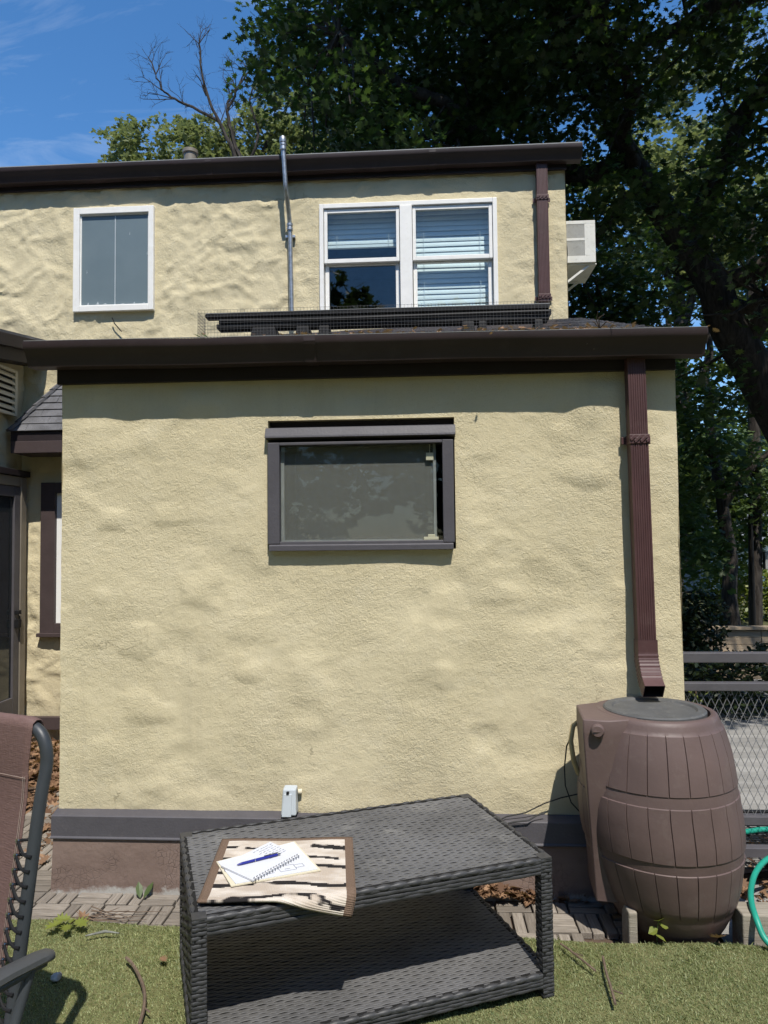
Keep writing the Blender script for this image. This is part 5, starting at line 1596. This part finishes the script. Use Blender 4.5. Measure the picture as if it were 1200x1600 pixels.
def quad_slab(m, q, z0, z1):
    m.hexa([(x, y, z0) for x, y in q] + [(x, y, z1) for x, y in q])
pad = thing('paper_pad', (-.55, 2.48, .497), "loose white sheet with a pencil plan on a cream pad", "paper")
q1 = [(-.642, 2.306), (-.369, 2.428), (-.500, 2.654), (-.742, 2.478)]
m = MB(); quad_slab(m, q1, .4975, .5015); m.build('backing', M['paper_cream'], pad)
q2 = [(-.630, 2.318), (-.380, 2.432), (-.502, 2.645), (-.736, 2.474)]
m = MB(); quad_slab(m, q2, .5018, .5032); m.build('sheet', M['paper'], pad)
def inkline(m, a, b, z, w=.0012):
    m.bar((a[0], a[1], z), (b[0], b[1], z), w, .0004)
m = MB(); z = .5035
ex, ey = np.array((.11, .050)) / .121, np.array((-.05, .085)) / .0986
o0 = np.array((-.50, 2.405))
for rect in ((0, 0, .055, .040), (.055, .012, .085, .034), (.018, .014, .036, .0142)):
    pts = [o0 + ex * rect[a] + ey * rect[b_] for a, b_ in ((0, 1), (2, 1), (2, 3), (0, 3))]
    for a, c in zip(pts, pts[1:] + pts[:1]): inkline(m, a, c, z)
for k in range(3): inkline(m, o0 + ex * (-.05) + ey * (.0 + .01 * k), o0 + ex * (-.02) + ey * (.002 + .01 * k), z, .001)
inkline(m, (-.700, 2.425), (-.688, 2.400), z, .0014)
q = m.build('pencil_drawing', M['ink'], pad); q["kind"] = "stuff"
nb = thing('notebook', (-.58, 2.47, .504), "open spiral notebook with handwritten notes lying on the sheet", "notebook")
nq = [(-.577, 2.330), (-.458, 2.520), (-.585, 2.626), (-.712, 2.430)]
m = MB(); quad_slab(m, nq, .5040, .5105); m.build('pages', M['paper'], nb, bevel=.0008)
a, c = np.array((-.577, 2.330)), np.array((-.458, 2.520))
ax = (c - a) / np.linalg.norm(c - a); pr_ = np.array((ax[1], -ax[0]))
m = MB()
for k in range(17):
    p = a + (c - a) * (k + .6) / 17.4
    pts = []
    for t in range(9):
        an = math.pi * (1.15 - 1.6 * t / 8) 
        off_ = pr_ * (.006 * math.cos(an) + .001)
        pts.append((p[0] + off_[0], p[1] + off_[1], .508 + .0085 * math.sin(an)))
    m.tube(pts, .0011, 5)
q = m.build('spiral_ring', M['wire'], nb, smooth=50); q["kind"] = "stuff"
m = MB(); g = np.random.default_rng(2)
e1 = np.array((.127, .196)); e1 = np.array((-.585 + .712, 2.626 - 2.430)); L1 = np.linalg.norm(e1); e1 /= L1
e2 = np.array((-.577 + .712, 2.330 - 2.430)); e2 /= np.linalg.norm(e2)
for r in range(7):
    x = .13 + g.uniform(0, .02)
    while x < .215:
        w_ = g.uniform(.006, .016)
        p0 = np.array((-.712, 2.430)) + e1 * x + e2 * (.018 + .014 * r)
        pts = [(p0[0] + e1[0] * w_ * t + g.normal(0, .0012), p0[1] + e1[1] * w_ * t + g.normal(0, .0012)) for t in (0, .33, .66, 1)]
        for u_, v_ in zip(pts, pts[1:]): inkline(m, u_, v_, .5108, .0015)
        x += w_ + .006
q = m.build('handwriting', M['ink'], nb); q["kind"] = "stuff"
pen = thing('ballpoint_pen', (-.59, 2.47, .516), "blue ballpoint pen resting across the notebook", "pen")
a, c = np.array((-.655, 2.424, .5155)), np.array((-.524, 2.512, .5165)); d = (c - a) / np.linalg.norm(c - a); L = np.linalg.norm(c - a)
m = MB(); m.tube([a, a + d * .012, a + d * .02, a + d * L * .52, a + d * L * .93], [.0012, .0038, .0046, .0050, .0048], 10); m.build('pen_barrel', M['pen_blue'], pen, smooth=40)
m = MB(); m.tube([a + d * L * .40, a + d * L * .415], .0054, 10); m.tube([a + d * L * .93, c], [.0036, .0030], 8); m.build('pen_ring', M['grommet'], pen, smooth=40)
m = MB(); m.bar(a + d * L * .62 + np.array((0, 0, .0066)), a + d * L * .95 + np.array((0, 0, .0072)), .003, .0012); m.build('clip', M['black'], pen)

# ---------------------------------------------------------------- reclining chair
chair = thing('reclining_chair', (-1.35, 1.75, 0), "brown fabric reclining garden chair with laced dark tube frame", "chair")
CW = np.array((-.94, .35, 0)); CF = np.array((-.35, -.94, 0)); ZU = np.array((0, 0, 1.0))
T0 = np.array((-1.07, 1.965, 1.05)); Rb = np.array((-1.118, 1.875, .31))
WD = .50
def side(off): return [T0 + CW * off + (Rb - T0) * t for t in (0.09, .3, .6, 1.0)]
pR = [T0 + CW * (WD / 2) + ZU * .048, T0 + CW * .10 + ZU * .045, T0 + CW * .055 + ZU * .040, T0 + CW * .022 + ZU * .022, T0 + CW * .005 - ZU * .012, T0 - ZU * .06] + [T0 + (Rb - T0) * t for t in (.2, .5, .8, 1.0)]
pR += [Rb + CF * .03 - ZU * .05, Rb + CF * .10 - ZU * .02, Rb + CF * .55 + ZU * .05]
mir = lambda p: p + CW * (WD - 2 * ((p - T0) @ CW))
def chaikin(p, n=2):
    p = [np.array(q, float) for q in p]
    for _ in range(n):
        q = [p[0]]
        for a, c in zip(p[:-1], p[1:]): q += [a * .75 + c * .25, a * .25 + c * .75]
        p = q + [p[-1]]
    return p
m = MB(); m.tube(chaikin(pR), .0175, 12); m.build('frame_tube', M['chair_tube'], chair, smooth=50)
m = MB(); m.tube(chaikin([mir(p) for p in pR]), .0175, 12); m.build('frame_tube', M['chair_tube'], chair, smooth=50)
# fabric: sleeve over the top bar, panel down the back, then the seat
edge = .052
def fab(sx, t):                                           # sx 0..1 across, t along
    x = edge + (WD - 2 * edge) * sx
    sag = .018 * math.sin(math.pi * sx)
    if t < 0: return None
    return T0 + CW * x + (Rb - T0) * t - CF * sag * min(1, t * 3) + ZU * (.048 * max(0, 1 - t * 14))
ts = [0.0, .02, .05, .09, .13, .2, .3, .4, .5, .6, .7, .8, .9, .97]
m = MB(); nx_ = 14; v = []; pts_rows = []
slv = [(-.022, -.03), (-.024, .0), (-.012, .018), (.004, .021), (.018, .012), (.021, -.008)]      # wraps the bar: (along CF, up)
for a_, u_ in slv:
    row = []
    for i in range(nx_ + 1):
        ex_ = .020 if True else 0
        x = .038 + (WD - .076) * i / nx_
        row.append(T0 + CW * x + ZU * (.046 + u_ - .006 * (1 if i in (0, nx_) else 0)) + CF * (a_ + .0))
    pts_rows.append(row)
for t in ts[3:]: pts_rows.append([fab(i / nx_, t) + CF * .018 * max(0, 1 - t * 5) for i in range(nx_ + 1)])
bend = [(.05, -.02), (.12, -.02), (.25, .0), (.40, .03), (.52, .045)]
for f_, u_ in bend: pts_rows.append([Rb + CW * (edge + (WD - 2 * edge) * i / nx_) + CF * f_ + ZU * (u_ - .02 * math.sin(math.pi * i / nx_)) for i in range(nx_ + 1)])
n = nx_ + 1
m.add([p for r in pts_rows for p in r], [(i * n + k, i * n + k + 1, (i + 1) * n + k + 1, (i + 1) * n + k) for i in range(len(pts_rows) - 1) for k in range(nx_)])
fb = m.build('sling_fabric', M['fabric'], chair, smooth=70)
sd = fb.modifiers.new('solid', 'SOLIDIFY'); sd.thickness = .003
m = MB()
for off_ in (.010, .017):
    pts = [fab(off_ / (WD - 2 * edge), t) + CF * (.018 * max(0, 1 - t * 5) + .003) for t in np.linspace(.13, .97, 22)]
    m.tube(pts, .0007, 4, False)
m.tube([fab(s_, .135) + CF * (.018 * .32 + .004) for s_ in np.linspace(0.01, .99, 14)], .0007, 4, False)
m.build('stitching', M['thread'], fb)
for k in range(13):
    t = .36 + k * .051
    if t > .98: break
    pe = fab(.022, t) + CF * .004; pt = T0 + (Rb - T0) * (t + .035)
    pt2 = T0 + (Rb - T0) * (t - .01)
    m = MB()
    m.tube(chaikin([pe, pe * .6 + pt * .4 + CF * .012, pt + CF * .019 + CW * .012, pt - CW * .012 + CF * .016], 1), .0042, 6)
    m.tube(chaikin([pe - CF * .004, pe * .5 + pt2 * .5 - CF * .006, pt2 + CW * .012 - CF * .014], 1), .0042, 6)
    m.build('lace', M['black'], chair, smooth=50)
    m = MB(); m.tube([pe - CF * .001, pe + CF * .0035], .0065, 10); m.build('grommet', M['grommet'], chair, smooth=40)
    pe2, q = mir(pe), None
    m = MB(); m.tube([pe2, mir(pt) + CF * .018], .0042, 6); m.build('lace', M['black'], chair, smooth=50)
def armrest(tip, d, flip):
    tip = np.array(tip); sdv = np.array((-d[1], d[0], 0)) 
    m = MB(); sec = []
    prof_ = [(-.026, .0), (-.024, .012), (-.012, .018), (.012, .018), (.024, .012), (.026, .0), (.018, -.008), (-.018, -.008)]
    path = [(0, .55, -.006), (.012, .88, -.002), (.04, 1.0, .002), (.12, 1.02, .006), (.24, 1.0, .004), (.36, .95, -.004), (.42, .75, -.012)]
    for s_, k, dz in path:
        sec.append([tip + d * s_ + sdv * x * k + ZU * (z * (.6 + .4 * k) + dz) for x, z in prof_])
    n = len(prof_); v = [p for r in sec for p in r]
    f = [(i * n + k, i * n + (k + 1) % n, (i + 1) * n + (k + 1) % n, (i + 1) * n + k) for i in range(len(sec) - 1) for k in range(n)]
    f += [tuple(range(n - 1, -1, -1)), tuple(range((len(sec) - 1) * n, len(sec) * n))]
    m.add(v, f); return m.build('armrest', M['arm_plastic'], chair, smooth=50)
ad = np.array((-.45, -.893, 0))
tipR = np.array((-.978, 1.828, .552))
armrest(tipR, ad, False)
armrest(tipR + CW * (WD + .12), ad, True)
for base in (tipR, tipR + CW * (WD + .12)):
    m = MB()
    m.tube(chaikin([base + ad * .02 - ZU * .012, base + ad * .12 - ZU * .014, base + ad * .30 - ZU * .012], 1), .012, 8)
    m.tube(chaikin([base + ad * .30 - ZU * .012, base + ad * .22 - ZU * .30, base + ad * .02 - ZU * .53], 1), .014, 8)
    m.tube(chaikin([base + ad * .06 - ZU * .012, base + ad * .16 - ZU * .28, base + ad * .44 - ZU * .53], 1), .014, 8)
    m.build('leg', M['chair_tube'], chair, smooth=50)
for s_ in (.02, .44):
    a = tipR + ad * s_ - ZU * .535; m = MB(); m.tube([a, a + CW * (WD + .12)], .014, 8); m.build('crossbar', M['chair_tube'], chair, smooth=50)

# ---------------------------------------------------------------- fallen leaves, twigs, plants
OAK = [(0, -.5), (.05, -.30), (.17, -.34), (.12, -.20), (.30, -.14), (.13, -.02), (.36, .10), (.15, .14), (.26, .34), (.10, .28), (0, .5)]
OAK = np.array(OAK + [(-x, y) for x, y in OAK[-2:0:-1]])
def one_leaf(m, c, size, ang, tilt=(0, 0), curl=.2, outline=OAK):
    c = np.array(c, float); ca, sa = math.cos(ang), math.sin(ang)
    pts = []
    mid = []
    for x, y in outline:
        z = abs(x) * curl + (y * y) * curl * .5 + x * tilt[0] + y * tilt[1]
        pts.append(c + size * np.array((x * ca - y * sa, x * sa + y * ca, z)))
    k = len(pts); h = k // 2
    v = list(pts); f = []
    for i in range(h):                                    # fan from the midrib, both halves folded
        pass
    cen = c + size * np.array((0, 0, 0))
    v.append(cen); f = [(i, (i + 1) % k, k) for i in range(k)]
    m.add(v, f)
sprig = thing('oak_sprig', (-1.51, 2.95, 0), "fresh yellow-green oak sprig lying on the turf by the wooden path", "leaf sprig")
for (x, y, a, s_) in ((-1.555, 2.925, 2.6, .13), (-1.495, 2.905, 3.5, .12), (-1.455, 2.945, 4.2, .12), (-1.545, 2.975, 1.9, .11), (-1.50, 2.96, .2, .08)):
    m = MB(); one_leaf(m, (x, y, .034), s_ * .72, a, (rng.normal(0, .25), rng.normal(-.15, .2)), .35); m.build('leaf', M['leaf_bright'], sprig)
m = MB(); m.tube([(-1.50, 2.94, .03), (-1.49, 3.0, .03), (-1.46, 3.06, -.03)], .003, 5); m.build('stem', M['twig'], sprig)
weed = thing('weed', (.90, 2.965, 0), "small green weed with round leaves at the foot of the barrel", "plant")
for (x, y, z, s_, t) in ((.905, 2.955, .085, .048, .5), (.880, 2.95, .045, .040, .4), (.905, 2.94, .025, .042, .3), (.925, 2.96, .062, .036, -.4)):
    m = MB(); one_leaf(m, (x, y, z), s_, rng.uniform(0, 6), (t, -.4), .3, OVAL * np.array((2.0, 1.0))); m.build('leaf', M['leaf_bright'], weed)
m = MB(); m.tube([(.90, 2.97, -.01), (.898, 2.962, .04), (.905, 2.957, .085)], .0022, 5); m.build('stem', M['leaf_mid'], weed)
sap = thing('sapling', (1.37, 3.9, -.09), "thin leafy shoot growing just behind the fence mesh", "plant")
m = MB(); m.tube([(1.37, 3.75, -.09), (1.375, 3.75, .5), (1.36, 3.74, .86)], .004, 5); m.build('stem', M['twig'], sap)
for k in range(16):
    m = MB(); z = .66 + k * .014; one_leaf(m, (1.365 + rng.normal(0, .022), 3.75 + rng.normal(0, .015), z), rng.uniform(.03, .05), rng.uniform(0, 6.28), (rng.normal(0, .6), rng.normal(0, .6)), .2, OVAL); m.build('leaf', M['leaf_bright'], sap)
tuft = thing('seedling', (-1.36, 3.43, -.07), "tiny two-leaved green seedling in front of the base panel", "plant")
for dx, a in ((-.022, .5), (.022, -.5)):
    m = MB(); one_leaf(m, (-1.36 + dx, 3.375, -.035), .06, a, (0, .9), .2, OVAL * np.array((1.2, 1))); m.build('leaf', M['leaf_mid'], tuft)
for (x, y, z, a, s_, lab) in ((-.008, 2.47, .03, 1.2, .085, "curled brown oak leaf on the turf in front of the table shelf"), (1.13, 2.945, .03, .4, .09, "dry tan oak leaf on the turf against the timber beam"),
                              (-.50, 2.05, .03, 2.6, .08, "dry brown leaf on the turf beside the front table leg"), (-1.53, 3.13, -.045, 1.0, .09, "withered olive leaf leaning on the wooden path slats"),
                              (-1.02, 2.72, .025, 4.0, .05, "small reddish leaf scrap on open turf by the curved twig"), (1.42, 3.62, .02, 1.0, .10, "dry tan leaf caught below the fence rail"),
                              (1.42, 3.66, .42, 2.0, .06, "small orange leaf stuck in the fence mesh")):
    m = MB(); one_leaf(m, (x, y, z), s_, a, (rng.normal(0, .3), rng.normal(0, .3)), .5)
    o = m.build('dry_leaf', M['dead_leaf'], loc=(x, y, z - .02)); set_props(o, lab, "leaf", "single dry leaves")
for pts, r, lab in (([(-1.163, 2.718, .03), (-1.12, 2.675, .034), (-1.06, 2.60, .03), (-1.01, 2.52, .03), (-.98, 2.44, .026), (-.965, 2.36, .022)], .006, "long curved brown twig on the turf between chair and table"),
                    ([(.649, 2.811, .022), (.633, 2.70, .03), (.628, 2.60, .028), (.622, 2.53, .024)], .005, "straight twig with a rotten tip on the turf near the barrel"),
                    ([(.505, 2.89, .024), (.54, 2.82, .03), (.60, 2.72, .022)], .004, "short thin twig on the turf beside the table leg"),
                    ([(-.86, 2.36, .02), (-.80, 2.34, .026), (-.74, 2.27, .02)], .0045, "small forked twig on the turf close to the table leg")):
    m = MB(); m.tube(chaikin(pts, 1), r, 6); m.tube([pts[-2], np.array(pts[-2]) + np.array((.03, -.03, .006))], r * .5, 5)
    o = m.build('twig', M['twig'], smooth=50, loc=pts[0]); set_props(o, lab, "twig", "twigs on the turf")
m = MB(); g = np.random.default_rng(8)
for k in range(10):
    a = np.array((-1.60 + g.uniform(0, .15), 3.17 + g.uniform(-.05, .07), -.045)); an = g.normal(.15, .35)
    L = g.uniform(.15, .42); pts = [a]
    for q in range(4):
        an += g.normal(0, .2); pts.append(pts[-1] + np.array((math.cos(an), math.sin(an) * .5, g.normal(.02, .06))) * L / 4)
        pts[-1][2] = min(max(pts[-1][2], -.062), -.01)
    m.tube(pts, [.0026, .0022, .002, .0016, .001], 5)
o = m.build('twig_bundle', M['twig'], loc=(-1.5, 3.17, -.06)); set_props(o, "tangle of thin dry twigs lying across the wooden path", "twigs")
m = MB(); m.tube([(-.87, 3.36, -.055), (-.90, 3.24, -.04), (-.97, 3.08, -.06)], .003, 5); m.tube([(-.90, 3.24, -.04), (-1.02, 3.25, -.06)], .002, 5)
o = m.build('twig', M['twig'], loc=(-.9, 3.24, -.06)); set_props(o, "thin dry twig on the wooden path close to the table", "twig", "twigs on the path")
m = MB(); c = np.array((-1.385, 2.62, .012)); g = np.random.default_rng(4)
m.lathe([(.008, -.012), (.017, -.004), (.018, .004), (.012, .010), (.003, .012)], c, 9)
m.v = [tuple(np.array(p) + g.normal(0, .003, 3)) for p in m.v]
o = m.build('stone', M['stone'], smooth=60, loc=tuple(c)); set_props(o, "small pale stone on the turf beyond the chair", "stone")
m = MB(); m.tube([(-1.40, 2.875, .022), (-1.33, 2.90, .028), (-1.27, 2.90, .022)], [.003, .006, .002], 6)
o = m.build('lichen_stick', M['lichen'], smooth=60, loc=(-1.33, 2.9, .02)); set_props(o, "grey lichen-covered stick on the turf beside the oak sprig", "twig")

def litter(name, label, centers, n, size, zfun, seed, mat='dead_leaf', curl=1.2):
    g = np.random.default_rng(seed); P = []
    for (x, y, sx, sy, w) in centers:
        k = int(n * w); q = np.stack([g.normal(x, sx, k), g.normal(y, sy, k)], 1); P.append(q)
    P = np.concatenate(P); z = np.array([zfun(x, y) for x, y in P]) + g.uniform(.004, .05, len(P)) * np.exp(-g.uniform(0, 1.5, len(P)))
    me = leaf_mesh(name, np.column_stack([P, z]), size, OAK, .55, seed, curl)
    o = link_mesh(name, me, M[mat]); set_props(o, label, "leaf litter", kind='stuff'); return o
litter('leaf_litter', "heap of brown leaf litter against the base panel behind the table", [(.26, 3.40, .09, .035, .5), (.42, 3.40, .10, .03, .35), (.60, 3.42, .12, .02, .2)], 190, .07, lambda x, y: -.065 + .045 * math.exp(-((x - .28) / .15) ** 2), 1)
litter('leaf_litter', "brown leaf litter piled in the corner alley beside the block", [(-2.6, 5.55, .35, .25, .8), (-2.35, 5.0, .25, .3, .6), (-2.1, 4.4, .12, .3, .25)], 1300, .10, lambda x, y: -.09 + .07 * math.exp(-((y - 5.5) / .5) ** 2), 2)
litter('leaf_litter', "dry leaves and debris under the metal cart", [(1.65, 3.45, .2, .10, .5), (1.8, 3.75, .3, .2, .6)], 210, .075, lambda x, y: -.085, 3)
def rz(x, y): return 2.578 - .0073 * x + (y - 3.385) * (3.36 + (x + 1.9) / 3.2 * .095 - 2.578) / 2.545 + .004
litter('roof_litter', "dead leaves and twigs caught on the lower roof below the trough", [(-.3, 3.80, .5, .12, .5), (.6, 3.75, .3, .15, .4), (.9, 3.6, .1, .08, .15)], 240, .045, rz, 4)
m = MB(); g = np.random.default_rng(9)
for k in range(9):
    a = np.array((.83, 3.36, 2.60)); d = g.normal(0, 1, 3) * np.array((1, .5, .7)) + np.array((.2, -.6, 0)); d /= np.linalg.norm(d)
    m.tube([a, a + d * .05 + g.normal(0, .01, 3), a + d * .10 + g.normal(0, .015, 3) - np.array((0, 0, .02))], [.003, .0025, .0015], 5)
o = m.build('twig_clump', M['twig'], loc=(.83, 3.36, 2.6)); set_props(o, "clump of dead twigs hanging over the lower gutter lip", "twigs")
m = MB(); one_leaf(m, (-1.255, 3.96, 2.80), .06, 1.0, (.2, .6), .3, OVAL); one_leaf(m, (-1.29, 3.95, 2.795), .05, 2.2, (.2, .3), .3, OVAL); one_leaf(m, (-1.23, 3.95, 2.805), .04, .2, (.5, .3), .3, OVAL)
o = m.build('moss_tuft', M['leaf_mid'], loc=(-1.26, 3.96, 2.78)); set_props(o, "little green weed at the end of the roof netting", "plant")
m = MB(); m.tube([(-2.60, 5.918, 3.45), (-2.66, 5.912, 3.52), (-2.68, 5.908, 3.57)], .005, 5)
o = m.build('wall_wire', M['cable'], loc=(-2.6, 5.92, 3.45)); set_props(o, "short black wire end sticking out below the small upper window", "wire")
